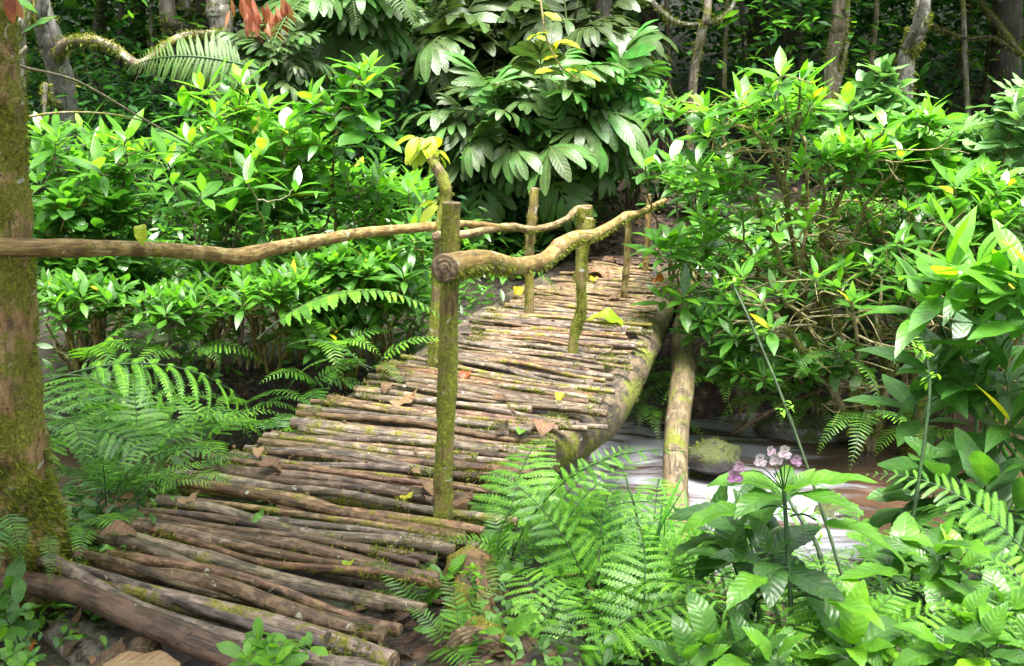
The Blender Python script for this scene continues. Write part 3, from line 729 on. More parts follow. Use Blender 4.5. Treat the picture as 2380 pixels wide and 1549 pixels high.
def compound_tpl(pairs, wr, ll, seed, droop=1.0, rach=.35, tip=True):
    """pinnate leaf: drooping blunt leaflets along a short rachis; unit = whole length"""
    r = RNG(seed); mb = MB()
    lt = [leaf_tpl(wr, 7, .55, .55, .16, dd, .1, seed=seed + k) for k, dd in enumerate((.5, .9, 1.2))]
    y = np.linspace(.18, .18 + rach, pairs)
    P, D, S = [], [], []
    for k, yy in enumerate(y):
        f = (k + 1) / pairs
        for s in (-1, 1):
            ang = math.radians(78 - 48 * f + r.normal() * 5)
            P.append((0, yy + r.normal() * .01, -.25 * yy * yy)); D.append((s * math.sin(ang), math.cos(ang), -.30 * droop - .25 * droop * f + r.normal() * .08)); S.append(ll * (.75 + .3 * math.sin(f * 2.6)) * (1 + .08 * r.normal()))
    if tip: P.append((0, y[-1] + .02, -.25 * y[-1] ** 2)); D.append((0, 1, -.6 * droop)); S.append(ll)
    scatter(mb, lt, P, A(*zip(*D)).T if False else np.array(D), A(0, 0, 1), np.array(S), 0.12 * r.normal(size=len(P)), seed=seed)
    yy = np.linspace(0, y[-1] + .02, 8)
    tube(mb, np.stack([yy * 0, yy, -.25 * yy ** 2], -1), np.linspace(.012, .006, 8), 4, cap=(False, False))
    L = np.vstack(mb.L); L[-32:] = 0
    return np.vstack(mb.V), np.vstack(mb.Q), L

def shrub(name, label, cat, base, crowns, tips=(), seed=1, tpls=LANCE, ls=.17, whorl=8, r0=.016, nlimb=5, group=None, rnd=(.22, .55), young=.32, m='shrub', stem='twig', low=3, bow=.25, fuzz=0, upb=1.1, tangle=0):
    """woody shrub: limbs from one base, a twig to every crown point, whorls of leaves at the twig ends"""
    r = RNG(seed); base = np.asarray(base, float)
    T = [at(*t[:3]) for t in tips]; ntip = len(T)
    for (px, py, Y, rx, ry, rz, n) in crowns:
        c = at(px, py, Y); sc = Y / F
        v = nrm(r.normal(size=(n, 3))); v[:, 2] = np.abs(v[:, 2]) * np.where(r.random(n) < .72, 1, -1)
        q = v * (r.random(n) ** (1 / 2.4))[:, None]
        T += list(c + q * A(rx * sc, rz, ry * sc))
    T = np.array(T)
    o = thing(name, label, cat, tuple(base), group)
    br = MB(); lf = MB()
    # limbs
    far = [int(np.argmax(np.linalg.norm(T - base, axis=1)))]
    for _ in range(min(nlimb, len(T)) - 1):
        dm = np.min([np.linalg.norm((T - T[k]) * A(1, 1, .6), axis=1) for k in far], axis=0); far.append(int(np.argmax(dm)))
    LP = []; keep = None
    for k in far:
        p = T[k]; h = p - base
        mid1 = base + h * A(.22, .22, .40) + r.normal(size=3) * .05 * np.linalg.norm(h)
        mid2 = base + h * A(.58, .58, .74) + r.normal(size=3) * .05 * np.linalg.norm(h)
        pts = spath([base + A(r.normal() * .03, r.normal() * .03, -.08), mid1, mid2, p], 18)
        pts[1:-1] += r.normal(size=(16, 3)) * .012
        L_ = np.linalg.norm(h); rr = r0 * np.linspace(1, .28, 18)
        V, N = tube(br, pts, rr, 7, rough=.12, seed=seed + k, cap=(False, False))
        if keep is None: keep = MB()
        if fuzz: moss_fuzz(keep, V, N, fuzz, .018, seed + k, rng_t=(0, .8), bias=-.05)
        LP.append(pts)
    LP = np.array(LP)
    allp = LP[:, 3:-2].reshape(-1, 3)
    tdir = np.zeros((len(T), 3)); pos, dd, up, sz, rn = [], [], [], [], []
    for k, p in enumerate(T):
        if k in far:
            pts = LP[far.index(k)][-7:]
        else:
            dv = p - allp; dist = np.linalg.norm(dv * A(1, 1, .8), axis=1) + np.where(dv[:, 2] < .02, .5, 0)
            q = allp[int(np.argmin(dist))]; e = p - q
            m1 = q + e * A(.5, .5, .38) + r.normal(size=3) * .06 * np.linalg.norm(e)
            pts = spath([q, m1, p], 9); pts[1:-1] += r.normal(size=(7, 3)) * .006
            tube(br, pts, np.linspace(max(.003, r0 * .38), .0022, 9), 5, rough=.12, seed=seed + k, cap=(False, False))
        a = nrm(nrm(pts[-1] - pts[-3]) + A(0, 0, upb) + r.normal(size=3) * .18)
        b = nrm(np.cross(a, A(.3, .2, 1) if abs(a[2]) < .95 else A(1, 0, 0))); c = np.cross(a, b)
        nw = max(3, int(whorl + r.integers(-2, 3))); ph0 = r.random() * 6.28
        ex = 1.15 if k < ntip else 1.0
        for q in range(nw):
            f = q / max(1, nw - 1)              # 0 youngest, 1 oldest
            th = math.radians(30 + 56 * f ** .8 + r.normal() * 8); ph = ph0 + q * 2.39996
            d = a * math.cos(th) + (b * math.cos(ph) + c * math.sin(ph)) * math.sin(th)
            pos.append(p - a * ls * .32 * f); dd.append(d); up.append(a * .6 + A(0, 0, .8))
            sz.append(ls * ex * (.45 + .65 * math.sin((.25 + .75 * f) * 1.75)) * r.uniform(.62, 1.18)); rn.append(r.uniform(*rnd) + young * (1 - f) ** 1.2 * (1 if r.random() < .8 else .3))  # tip leaves paler, as young growth and with backlit lime put in their colour
        for q in range(low):
            f = r.uniform(.25, .9); i0 = int(f * (len(pts) - 1)); az = r.random() * 6.28
            d = A(math.cos(az), math.sin(az), r.uniform(-.35, .25))
            pos.append(pts[i0]); dd.append(d); up.append(A(r.normal() * .25, r.normal() * .25, 1)); sz.append(ls * r.uniform(.6, 1.05)); rn.append(r.uniform(rnd[0] * .8, rnd[1] * .95))
    for k in range(tangle):                    # bare crooked twigs through the open lower half
        L0 = LP[int(r.integers(0, len(LP)))]; q = L0[int(r.integers(5, 15))]; az = r.random() * 6.28
        e = A(math.cos(az) * r.uniform(.25, .6), math.sin(az) * .35 - .12, r.uniform(-.05, .22)); pts = spath([q, q + e * .35 + r.normal(size=3) * .05, q + e * .7 + r.normal(size=3) * .06, q + e], 14)
        tube(br, pts, np.linspace(.0085, .0035, 14), 6, rough=.2, seed=seed + 7 * k, cap=(False, False))
        for q2 in range(2):
            i0 = int(r.integers(4, 12)); e2 = r.normal(size=3) * A(.16, .12, .10); tube(br, spath([pts[i0], pts[i0] + e2 * .5 + r.normal(size=3) * .02, pts[i0] + e2], 8), np.linspace(.0045, .002, 8), 5, seed=k, cap=(False, False))
    rn = np.array(rn); yl = r.random(len(rn)) < .008; rn[yl] = 1.3
    scatter(lf, tpls, np.array(pos), np.array(dd), np.array(up), np.array(sz), rn, seed=seed)
    so_ = part('branches', br, M[stem], o)
    part('foliage', lf, M[m], o)
    if fuzz and keep.n: part('moss', keep, M['moss'], so_)
    return o
def gp(px, Y, dz=0.0):
    """a point on the forest floor at column px and distance Y"""
    x = (px - W / 2) / F * Y
    for _ in range(3):
        z = float(ground(x, Y)); zc = Y * math.cos(PITCH) - (z - 1.5) * math.sin(PITCH); x = (px - W / 2) / F * zc
    return A(x, Y, float(ground(x, Y)) + dz)
# note: at(px,py,Y) uses the true ray, so columns agree with gp() to a pixel or two

# ---------------------------------------------------------------- ferns
def frond_mesh(name, L=1.0, npin=16, pin=.3, p0=60, bend=95, style='bi', pw=.04, npn=14, ang=18, seed=1, droop=.35, twist=0.0, t0=.14, stemr=.006, m='fern', rndoff=0.0, taper=.85):
    """one fern frond growing along +Y from the origin, rising at p0 degrees and arching over; returns a mesh"""
    r = RNG(seed); mb = MB(); n = 40
    t = np.linspace(0, 1, n); pt = np.radians(p0 - bend * t ** 1.25)
    st = np.stack([0.03 * np.sin(t * 3 + seed), np.cos(pt), np.sin(pt)], -1) / (n - 1) * L
    C = np.concatenate([[[0, 0, 0]], np.cumsum((st[1:] + st[:-1]) / 2, 0)])
    T = nrm(np.gradient(C, axis=0)); X = np.tile(A(1, 0, 0), (n, 1)); X = nrm(X - T * (X * T).sum(1, keepdims=True)); N = np.cross(X, T)
    tube(mb, C, np.linspace(stemr, stemr * .25, n), 5, cap=(False, False), m=1)
    leaf1 = leaf_tpl(pw * 2, 10, .30, .7, .12, .5, serr=.45)
    pp, pd, pu, ps, pr = [], [], [], [], []
    tt = t0 + (1 - t0) * (np.arange(npin) + .5) / npin
    for k, tk in enumerate(tt):
        i = tk * (n - 1); i0 = min(int(i), n - 2); f = i - i0
        c = C[i0] * (1 - f) + C[i0 + 1] * f; T_ = T[i0]; N_ = N[i0]
        u = (tk - t0) / (1 - t0)
        env = min(1, .62 + u / .16 * .38) * (1 - u) ** taper * (1.0 if u < .93 else .9) + .04
        for s in (-1, 1):
            ln = pin * env * (1 + .06 * r.normal()); a = math.radians(ang + 14 * u + r.normal() * 4)
            d = nrm(X[i0] * s * math.cos(a) + T_ * math.sin(a) + N_ * (.10 - .12 * r.random()))
            if style == 'simple':
                pp.append(c); pd.append(nrm(d - A(0, 0, droop * .7))); pu.append(N_); ps.append(ln); pr.append(rndoff + .25 + .5 * r.random())
                continue
            q = max(5, int(npn * (.45 + .55 * env)))
            w = np.linspace(0, 1, q + 1)[:-1] + .5 / q
            dr = droop * (.8 + .4 * r.random())
            path = c + d * (w * ln)[:, None] + A(0, 0, -1) * (dr * ln * w ** 2 * .6)[:, None]
            g = nrm(np.gradient(path, axis=0)) if q > 1 else d[None]
            B = nrm(np.cross(np.tile(N_, (q, 1)), g)); nn = np.cross(g, B)
            pl = pw * ln / pin * (np.sin(np.clip(w * 1.0 + .22, 0, 1) * 1.65) * (1 - w) ** .55 + .08)
            e = 1.02 / q * ln * .5
            rv = rndoff + .25 + .4 * r.random()
            for s2 in (-1, 1):
                a0 = path - g * (e * .85); a1 = path + g * (e * .80)
                dirp = B * s2 * .95 + g * .32 - A(0, 0, .10)
                m0 = a0 + dirp * (pl * .55)[:, None] + nn * (pl * .10)[:, None]; m1 = a1 + dirp * (pl * .50)[:, None] + nn * (pl * .10)[:, None]
                tip = path + dirp * pl[:, None] + g * (e * .35)
                tip2 = tip + g * (e * .12)
                V = np.stack([a0, a1, m1, m0, tip2, tip], 1).reshape(-1, 3)
                k6 = np.arange(q)[:, None] * 6
                Q = np.concatenate([k6 + A(0, 1, 2, 3).astype(int), k6 + A(3, 2, 4, 5).astype(int)])
                if s2 < 0: Q = Q[:, ::-1]
                Lc = np.zeros((q, 6, 3)); Lc[:, :, 0] = .5; Lc[:, :, 2] = (rv + .1 * r.normal(size=q))[:, None]
                mb.add(V, Q, Lc.reshape(-1, 3))
            mb.add(np.stack([path - nn * .0 + B * .0012 * (1 + ln * 3), path - B * .0012 * (1 + ln * 3)], 1).reshape(-1, 3) + np.repeat(nn, 2, 0) * .002,
                   [(2 * z, 2 * z + 1, 2 * z + 3, 2 * z + 2) for z in range(q - 1)], np.tile(A(0, .5, rv + .3), (2 * q, 1)))
    if style == 'simple':
        scatter(mb, [leaf1], np.array(pp), np.array(pd), np.array(pu), np.array(ps), np.array(pr))
    return mb.mesh(name, [M[m], M['stem']])

FR = {}
FR['bracken'] = [frond_mesh('frond', 1.0, 13, .34, 55, 70 + 20 * k, 'bi', .040, 17, 14, seed=60 + k, rndoff=[-.25, -.05, -.15][k], droop=.65) for k in range(3)]
FR['lacy'] = [frond_mesh('frond', 1.0, 17, .25, 66 - 8 * k, 80 + 12 * k, 'bi', .042, 14, 18, seed=70 + k, rndoff=[-.12, .05, .12, -.25][k], droop=.35) for k in range(4)]
FR['fine'] = [frond_mesh('frond', 1.0, 20, .17, 62 - 6 * k, 85 + 10 * k, 'bi', .026, 11, 16, seed=80 + k, rndoff=[-.3, -.1, .1][k], droop=.3) for k in range(3)]
FR['comb'] = [frond_mesh('frond', 1.0, 26, .20, 55 - 12 * k, 80 + 6 * k, 'simple', .12, 10, 6, seed=90 + k, droop=1.2 - .5 * k) for k in range(3)]
FR['dead'] = [frond_mesh('frond', 1.0, 15, .20, 50, 130, 'bi', .026, 11, 18, seed=111, droop=.9, m='dry')]
FR['tree'] = [frond_mesh('frond', 1.0, 30, .27, 20 + 10 * k, 60 + 20 * k, 'bi', .026, 22, 12, seed=100 + k, droop=.5, m='treefern', stemr=.012) for k in range(2)]

def fern(label, base, style, azs, size, seed=1, tilt=0.0, group=None, name='fern', jit=12, cat='fern', roll=8, roll0=0):
    """a fern crown: fronds are copies sharing a few meshes"""
    r = RNG(seed); o = thing(name, label, cat, tuple(base), group)
    for k, az in enumerate(azs):
        me = FR[style][int(r.integers(0, len(FR[style])))]
        f = bpy.data.objects.new('frond', me); f.parent = o
        s = size * r.uniform(.72, 1.15)
        if style in ('lacy', 'fine') and k and r.random() < .07: me = FR['dead'][0]
        f.scale = (s, s, s)
        f.location = (r.normal() * .02, r.normal() * .02, 0)
        f.rotation_euler = (math.radians(tilt + r.normal() * 11), math.radians(roll0 + r.normal() * roll), math.radians(-az + r.normal() * jit))   # az: degrees clockwise from +Y
        COL.objects.link(f)
    return o
ALL = tuple(range(0, 360, 45))
# ================================================================ left bank shrubs beyond the stream
LG = 'leafy shrubs on the far left bank'
def cr(px, py, Y, rx, ry, n, rz=.45): return (px, py, Y, rx, ry, rz, n)
shrub('leafy_shrub', 'tall leafy shrub beside the mossy tree, its lime whorls high above the rail', 'shrub', gp(230, 7.0), [cr(210, 400, 6.7, 150, 120, 30)],
      [(190, 300, 6.4), (295, 320, 6.2), (130, 320, 6.3), (90, 420, 6.2), (350, 350, 6.4), (230, 390, 6.0)], 201, group=LG, ls=.19, rnd=(.25, .6))
shrub('leafy_shrub', 'tallest left shrub, with pointed lime leaves reaching up to the tree fern', 'shrub', gp(500, 7.2), [cr(540, 350, 6.9, 150, 120, 24)],
      [(520, 235, 6.4), (430, 255, 6.5), (590, 300, 6.5), (640, 330, 6.6), (480, 310, 6.3), (390, 380, 6.2), (575, 390, 6.1), (560, 190, 6.5), (465, 205, 6.4), (625, 250, 6.6), (500, 265, 6.2), (440, 330, 6.0), (610, 345, 6.1)], 202, group=LG, ls=.205, rnd=(.3, .65), young=.36)
shrub('leafy_shrub', 'left shrub sending one long leafy branch up and right towards the big drooping leaves', 'shrub', gp(680, 7.0), [cr(700, 390, 6.8, 120, 110, 22)],
      [(835, 165, 6.3), (800, 205, 6.3), (850, 195, 6.2), (770, 265, 6.4), (700, 270, 6.5), (815, 320, 6.4), (840, 250, 6.2), (745, 320, 6.3), (860, 155, 6.3), (720, 230, 6.4), (870, 300, 6.2), (665, 300, 6.4)], 203, group=LG, tpls=OVAL + LANCE, ls=.185, rnd=(.28, .6))
shrub('leafy_shrub', 'broad left shrub whose bright leaves touch the mossy post of the left rail', 'shrub', gp(880, 7.2), [cr(880, 470, 6.8, 120, 100, 32)],
      [(950, 440, 6.3), (985, 480, 6.2), (880, 410, 6.4), (960, 530, 6.1), (800, 400, 6.5), (990, 540, 6.4)], 204, group=LG, ls=0.179)
shrub('leafy_shrub', 'dense shrub in the middle of the left bank just above the dip of the rail', 'shrub', gp(560, 6.9), [cr(580, 480, 6.4, 160, 90, 36)],
      [(400, 430, 5.9), (570, 420, 5.8), (690, 440, 5.9), (470, 450, 5.8)], 205, group=LG, ls=0.179, rnd=(.2, .52))
shrub('leafy_shrub', 'shaded shrub behind the rail next to the mossy tree, with pale broad leaves', 'shrub', gp(190, 6.9), [cr(190, 520, 6.3, 140, 90, 32)], [], 206, group=LG, tpls=OVAL, ls=0.179, rnd=(.15, .45), young=.25)
shrub('leafy_shrub', 'shrub seen under the middle of the left rail, dark stems bare at the bottom', 'shrub', gp(500, 6.9), [cr(420, 660, 6.6, 180, 60, 46), cr(640, 620, 6.6, 120, 50, 30)], [], 207, group=LG, ls=0.159, rnd=(.15, .45), young=.2, r0=.022)
shrub('leafy_shrub', 'shrub filling the gap between the left rail and the front post', 'shrub', gp(900, 6.9), [cr(890, 640, 6.4, 120, 70, 50)], [(960, 560, 6.0), (940, 640, 5.9)], 208, group=LG, tpls=LANCE[2:], ls=0.169, rnd=(.2, .5))
shrub('leafy_shrub', 'round shrub low on the left bank above the hanging fern', 'shrub', gp(230, 6.85), [cr(220, 660, 6.4, 150, 60, 46)], [], 209, group=LG, ls=0.159, rnd=(.18, .48), young=.22)
shrub('leafy_shrub', 'small dark-stemmed shrub drooping over the water left of the deck', 'shrub', gp(800, 6.85), [cr(780, 750, 6.2, 120, 50, 30)], [], 210, group=LG, ls=0.169, rnd=(.1, .4), young=.15)

# ================================================================ right bank shrubs
RG = 'leafy shrubs on the right bank'
shrub('gnarled_shrub', 'big spreading shrub with bare mossy branches and lime crown, right of the path', 'shrub', at(1890, 760, 7.0) * A(1, 1, 0) + A(0, 0, -.35), [cr(1790, 260, 6.4, 170, 60, 22), cr(1640, 430, 6.3, 140, 50, 10), cr(1930, 370, 6.4, 160, 60, 16), cr(1800, 520, 6.4, 200, 60, 7)],
      [(1815, 175, 6.0), (1790, 215, 6.0), (1860, 190, 6.0), (1720, 235, 6.0), (1530, 240, 6.1), (1560, 270, 6.2), (1640, 260, 6.1), (1970, 240, 6.1), (1640, 310, 6.0), (2060, 290, 6.0)], 221, group=RG, ls=0.184, r0=.024, tangle=46, nlimb=9, fuzz=700, whorl=9, rnd=(.3, .62), young=.34, low=1)
shrub('gnarled_shrub', 'mossy leaning shrub arching over the stream pool, hung with small ferns', 'shrub', at(2020, 1040, 6.3), [cr(1830, 690, 6.0, 190, 80, 13), cr(2030, 640, 6.1, 160, 100, 14)],
      [(1720, 640, 5.8), (1900, 640, 5.8), (1700, 780, 5.9), (1980, 700, 5.7), (1790, 760, 5.8), (2080, 560, 5.8)], 222, group=RG, ls=0.154, r0=.028, tangle=42, nlimb=8, fuzz=2200, whorl=7, rnd=(.22, .5), low=1)
shrub('gnarled_shrub', 'shrub with an upright mossy stem at the right edge of the stream', 'shrub', at(2115, 1060, 6.2), [cr(2190, 560, 6.3, 150, 110, 24)], [(2150, 640, 5.9), (2230, 480, 6.0), (2100, 560, 6.0)], 223, group=RG, ls=0.169, r0=.030, tangle=24, nlimb=5, fuzz=1800, rnd=(.2, .52), low=2)
shrub('pale_shrub', 'tall shrub with grey-green tiered leaves standing out against the dark wood', 'shrub', gp(2040, 8.6), [cr(2040, 320, 8.5, 110, 90, 34)],
      [(2050, 165, 8.4), (2010, 205, 8.4), (2090, 205, 8.4), (2040, 240, 8.3), (2000, 260, 8.3), (2100, 260, 8.3), (2050, 290, 8.3)], 224, tpls=OVAL, ls=0.238, m='pale', whorl=7, rnd=(.3, .7), young=.2)
shrub('leafy_shrub', 'shrub with lime lances in front of the dark leaf-strewn slope', 'shrub', gp(2110, 7.3), [cr(2100, 380, 6.9, 120, 80, 40)], [(2150, 265, 6.6), (2110, 300, 6.6), (2180, 290, 6.7), (2060, 330, 6.5), (2160, 280, 6.5)], 225, group=RG, tpls=OVAL + LANCE, ls=0.189, rnd=(.3, .6))
shrub('pale_shrub', 'pale green shrub below the brown slope near the right edge', 'shrub', gp(2260, 8.0), [cr(2250, 380, 7.8, 120, 80, 44)], [(2215, 320, 7.6), (2330, 300, 7.6), (2290, 330, 7.5)], 226, tpls=OVAL, ls=0.219, m='pale', whorl=7, rnd=(.35, .8), young=.25)
shrub('pale_shrub', 'grey-green shrub cut by the right edge of the photo, level with the brown slope', 'shrub', gp(2400, 7.2), [cr(2390, 280, 7.0, 50, 60, 16)], [(2360, 230, 6.8), (2370, 275, 6.7), (2365, 320, 6.8)], 227, tpls=OVAL, ls=0.238, m='pale', whorl=7, rnd=(.3, .6))
shrub('leafy_shrub', 'dense bright shrub at the right edge halfway down', 'shrub', gp(2300, 6.9), [cr(2290, 480, 6.4, 120, 90, 52)], [(2220, 430, 6.0), (2330, 440, 6.0), (2200, 520, 5.9)], 228, group=RG, ls=0.189, rnd=(.25, .55))
shrub('leafy_shrub', 'shrub leaning in over the far end of the deck, right of the post', 'shrub', gp(1700, 7.6), [cr(1620, 590, 6.6, 90, 45, 9)], [(1525, 565, 6.4), (1545, 585, 6.3), (1560, 560, 6.4), (1590, 690, 6.3), (1540, 690, 6.6), (1640, 560, 6.4)], 229, group=RG, ls=0.199, rnd=(.22, .55), nlimb=4)
shrub('leafy_shrub', 'low shrub growing beside the tan leaning log', 'shrub', gp(1690, 7.3), [cr(1690, 730, 6.5, 110, 70, 24)], [], 230, group=RG, ls=0.149, rnd=(.2, .48), young=.2)
shrub('leafy_shrub', 'shrub with small leaves in the shade behind the mossy branches', 'shrub', gp(1850, 7.7), [cr(1860, 640, 7.2, 190, 90, 28)], [], 231, group=RG, ls=0.139, rnd=(.15, .42), young=.2)
shrub('leafy_shrub', 'shrub behind the upright mossy stem, middle right', 'shrub', gp(2080, 7.6), [cr(2090, 640, 7.0, 150, 110, 36)], [], 232, group=RG, tpls=OVAL, ls=0.159, rnd=(.15, .45), young=.2)
shrub('leafy_shrub', 'lime-tipped shrub left of the gnarled one, above the path end', 'shrub', gp(1590, 8.2), [cr(1600, 430, 7.6, 80, 50, 14)], [(1500, 385, 7.2), (1540, 400, 7.2), (1560, 370, 7.3), (1630, 400, 7.3)], 233, group=RG, ls=0.199, rnd=(.3, .6))
shrub('leafy_shrub', 'shrub crowding the right edge above the big dark leaves', 'shrub', gp(2320, 6.9), [cr(2300, 690, 5.9, 120, 90, 46)], [], 234, group=RG, ls=0.169, rnd=(.18, .48), young=.25)

PG = 'small-leaved understorey shrubs on the right bank'
for q, (lab, px, py, Y, rx, ry, n, l) in enumerate((
    ('fine-leaved shrub in the shade left of the leaning mossy shrub', 1700, 600, 7.4, 110, 60, 40, .125), ('fine-leaved shrub under the big gnarled shrub', 1820, 560, 7.6, 130, 70, 46, .13),
    ('fine-leaved shrub between the gnarled shrub and the upright mossy stem', 1990, 520, 7.5, 130, 70, 46, .135), ('fine-leaved pale shrub at the right edge under the brown slope', 2330, 560, 7.2, 110, 80, 46, .14),
    ('fine-leaved shrub behind the long dark leaves over the water', 2200, 760, 6.6, 120, 70, 40, .13), ('fine-leaved shrub low on the bank beyond the brown pool', 1880, 850, 7.0, 130, 50, 34, .12),
    ('fine-leaved shrub on the bank right of the tan log', 1700, 850, 7.0, 70, 45, 22, .12))):
    shrub('understorey_shrub', lab, 'shrub', gp(px, Y + .4), [cr(px, py, Y, rx, ry, n)], [], 270 + q, tpls=OVAL if q % 2 else LANCE, ls=l, m='pale' if q in (1, 3, 4) else 'shrub', whorl=7, rnd=(.25, .6), young=.2, group=PG, r0=.012)
LGF = 'small-leaved understorey shrubs on the left bank'
for q, (lab, px, py, Y, rx, ry, n, l) in enumerate((
    ('fine-leaved pale shrub under the rail beside the mossy tree', 200, 610, 6.2, 130, 55, 44, .14), ('fine-leaved shrub below the dip of the left rail, behind bare stems', 600, 640, 6.3, 130, 55, 50, .135),
    ('fine-leaved shrub under the left rail close to the front post', 820, 620, 6.3, 130, 60, 46, .135), ('fine-leaved shrub just left of the far deck, behind the mossy post', 950, 690, 6.5, 90, 45, 30, .12))):
    shrub('understorey_shrub', lab, 'shrub', gp(px, max(6.9, Y + .3)), [cr(px, py, Y, rx, ry, n)], [], 290 + q, tpls=OVAL if q % 2 == 0 else LANCE, ls=l, m='shrub', whorl=7, rnd=(.15, .6), young=.2, group=LGF, r0=.012)

# large-leaved plants at the right edge, nearer
shrub('broadleaf_plant', 'tall plant with very large glossy lime leaves at the right edge', 'plant', at(2360, 1290, 4.6), [], [(2340, 660, 4.1), (2200, 640, 4.3), (2270, 620, 4.3), (2385, 620, 4.0), (2400, 720, 3.9), (2160, 700, 4.4)], 241, tpls=LANCE, ls=.30, whorl=10, r0=.016, nlimb=4, rnd=(.3, .62), young=.32, stem='stem', low=4)
shrub('broadleaf_plant', 'plant with long dark leaves hanging over the water at right', 'plant', at(2300, 1310, 4.6), [], [(2170, 860, 4.3), (2270, 900, 4.2), (2130, 940, 4.4), (2340, 860, 4.1), (2240, 830, 4.4), (2350, 980, 4.0)], 242, tpls=LANCE, ls=.30, whorl=8, r0=.014, nlimb=4, rnd=(.08, .32), young=.12, stem='stem', low=3)
shrub('broadleaf_plant', 'plant with a rosette of upright oval dark leaves beside the stream, right', 'plant', at(2200, 1330, 4.2), [], [(2190, 1110, 3.9), (2130, 1150, 4.0), (2290, 1130, 3.8), (2360, 1190, 3.7)], 243, tpls=OVAL, ls=.28, whorl=8, r0=.012, nlimb=3, rnd=(.1, .38), young=.15, stem='stem', m='broad', low=2)

# ================================================================ near right: broad serrated leaves below the stream
def gz(px, py, Y, z=None):
    p = at(px, py, Y); return A(p[0], p[1], float(ground(p[0], p[1])) if z is None else z)
BG = 'broad-leaved plants at the lower right'
shrub('broadleaf_plant', 'plant with one large dark puckered leaf hanging straight down, under the pink flowers', 'plant', gz(1760, 1400, 2.9), [], [(1745, 1230, 2.75), (1700, 1290, 2.7), (1790, 1290, 2.6), (1660, 1240, 2.85)], 251, tpls=BROAD, ls=.18, whorl=5, r0=.009, nlimb=3, rnd=(.1, .4), young=.1, stem='stem', m='broad', low=3, upb=.3, group=BG)
shrub('broadleaf_plant', 'plant with light green saw-edged leaves and a yellowing leaf, centre of the lower right', 'plant', gz(1990, 1500, 2.75), [], [(1985, 1440, 2.6), (1930, 1480, 2.5), (2050, 1460, 2.6), (1975, 1505, 2.4)], 252, tpls=BROAD, ls=.15, whorl=7, r0=.008, nlimb=3, rnd=(.35, .7), young=.25, stem='stem', m='broad', low=3, group=BG)
shrub('broadleaf_plant', 'plant on a thick pale stem holding a small bright young leaf, right of centre', 'plant', gz(2170, 1450, 2.9), [], [(2180, 1265, 2.75), (2160, 1300, 2.7), (2230, 1310, 2.7), (2100, 1310, 2.75)], 253, tpls=BROAD, ls=.165, whorl=6, r0=.012, nlimb=3, rnd=(.25, .6), young=.3, stem='stem', m='broad', low=3, group=BG)
shrub('broadleaf_plant', 'dark glossy plant filling the bottom right corner', 'plant', gz(2290, 1600, 2.6), [], [(2240, 1450, 2.45), (2330, 1420, 2.5), (2290, 1500, 2.3), (2370, 1500, 2.4), (2190, 1510, 2.35)], 254, tpls=BROAD, ls=.14, whorl=7, r0=.010, nlimb=4, rnd=(.25, .62), young=.25, stem='stem', m='broad', low=3, group=BG)
shrub('broadleaf_plant', 'wrinkled dark plant at the bottom edge below the flowering stem', 'plant', gz(1700, 1620, 2.5), [], [(1650, 1500, 2.35), (1740, 1520, 2.3), (1600, 1540, 2.3), (1800, 1540, 2.25)], 255, tpls=BROAD, ls=.135, whorl=6, r0=.009, nlimb=3, rnd=(.2, .6), young=.15, stem='stem', m='broad', low=3, group=BG)
shrub('broadleaf_plant', 'light green serrated plant in front of the ferns, bottom centre', 'plant', gz(1110, 1530, 2.75), [], [(1100, 1475, 2.6), (1160, 1480, 2.6)], 257, tpls=BROAD, ls=.095, whorl=6, r0=.007, nlimb=2, rnd=(.5, .8), young=.15, stem='stem', m='broad', low=2)
shrub('seedling', 'small bright seedling growing through the front sticks, bottom centre-left', 'plant', on(620, 1570, -.1), [], [(600, 1490, 2.28), (640, 1500, 2.25), (690, 1510, 2.3), (575, 1530, 2.2), (640, 1545, 2.2), (720, 1500, 2.3)], 258, tpls=OVAL, ls=.058, whorl=6, r0=.004, nlimb=4, rnd=(.55, .8), young=.12, stem='stem', m='broad', low=2)
shrub('seedling', 'glossy dark seedling at the left edge below the mossy tree', 'plant', on(10, 1480, -.12), [], [(20, 1370, 2.72), (-20, 1390, 2.7), (40, 1410, 2.65), (20, 1450, 2.6)], 259, tpls=OVAL, ls=.085, whorl=5, r0=.004, nlimb=3, rnd=(.2, .5), young=.1, stem='stem', m='broad', low=2)
shrub('seedling', 'tiny small-leaved seedling under the orange leaf, bottom left corner', 'plant', on(40, 1545, -.13), [], [(30, 1515, 2.4), (75, 1525, 2.35), (10, 1535, 2.35), (60, 1545, 2.3)], 260, tpls=OVAL, ls=.035, whorl=6, r0=.003, nlimb=3, rnd=(.4, .7), young=.1, stem='stem', m='broad', low=2)
shrub('seedling', 'pair of fresh green leaves hanging under the sawn stick ends', 'plant', at(1060, 1350, 3.0), [], [(1020, 1345, 2.9), (1045, 1330, 2.9)], 261, tpls=OVAL, ls=.08, whorl=3, r0=.004, nlimb=2, rnd=(.55, .75), young=.1, stem='stem', m='broad', low=0)
shrub('climbing_seedling', 'small ferny seedling twined round a thin dark stalk before the rotten log', 'plant', at(1110, 1560, 2.6), [], [(1100, 1320, 2.75), (1085, 1335, 2.75), (1115, 1345, 2.72)], 262, tpls=SMALL, ls=.03, whorl=7, r0=.004, nlimb=2, rnd=(.6, .85), young=.1, stem='stem', m='broad', low=5)

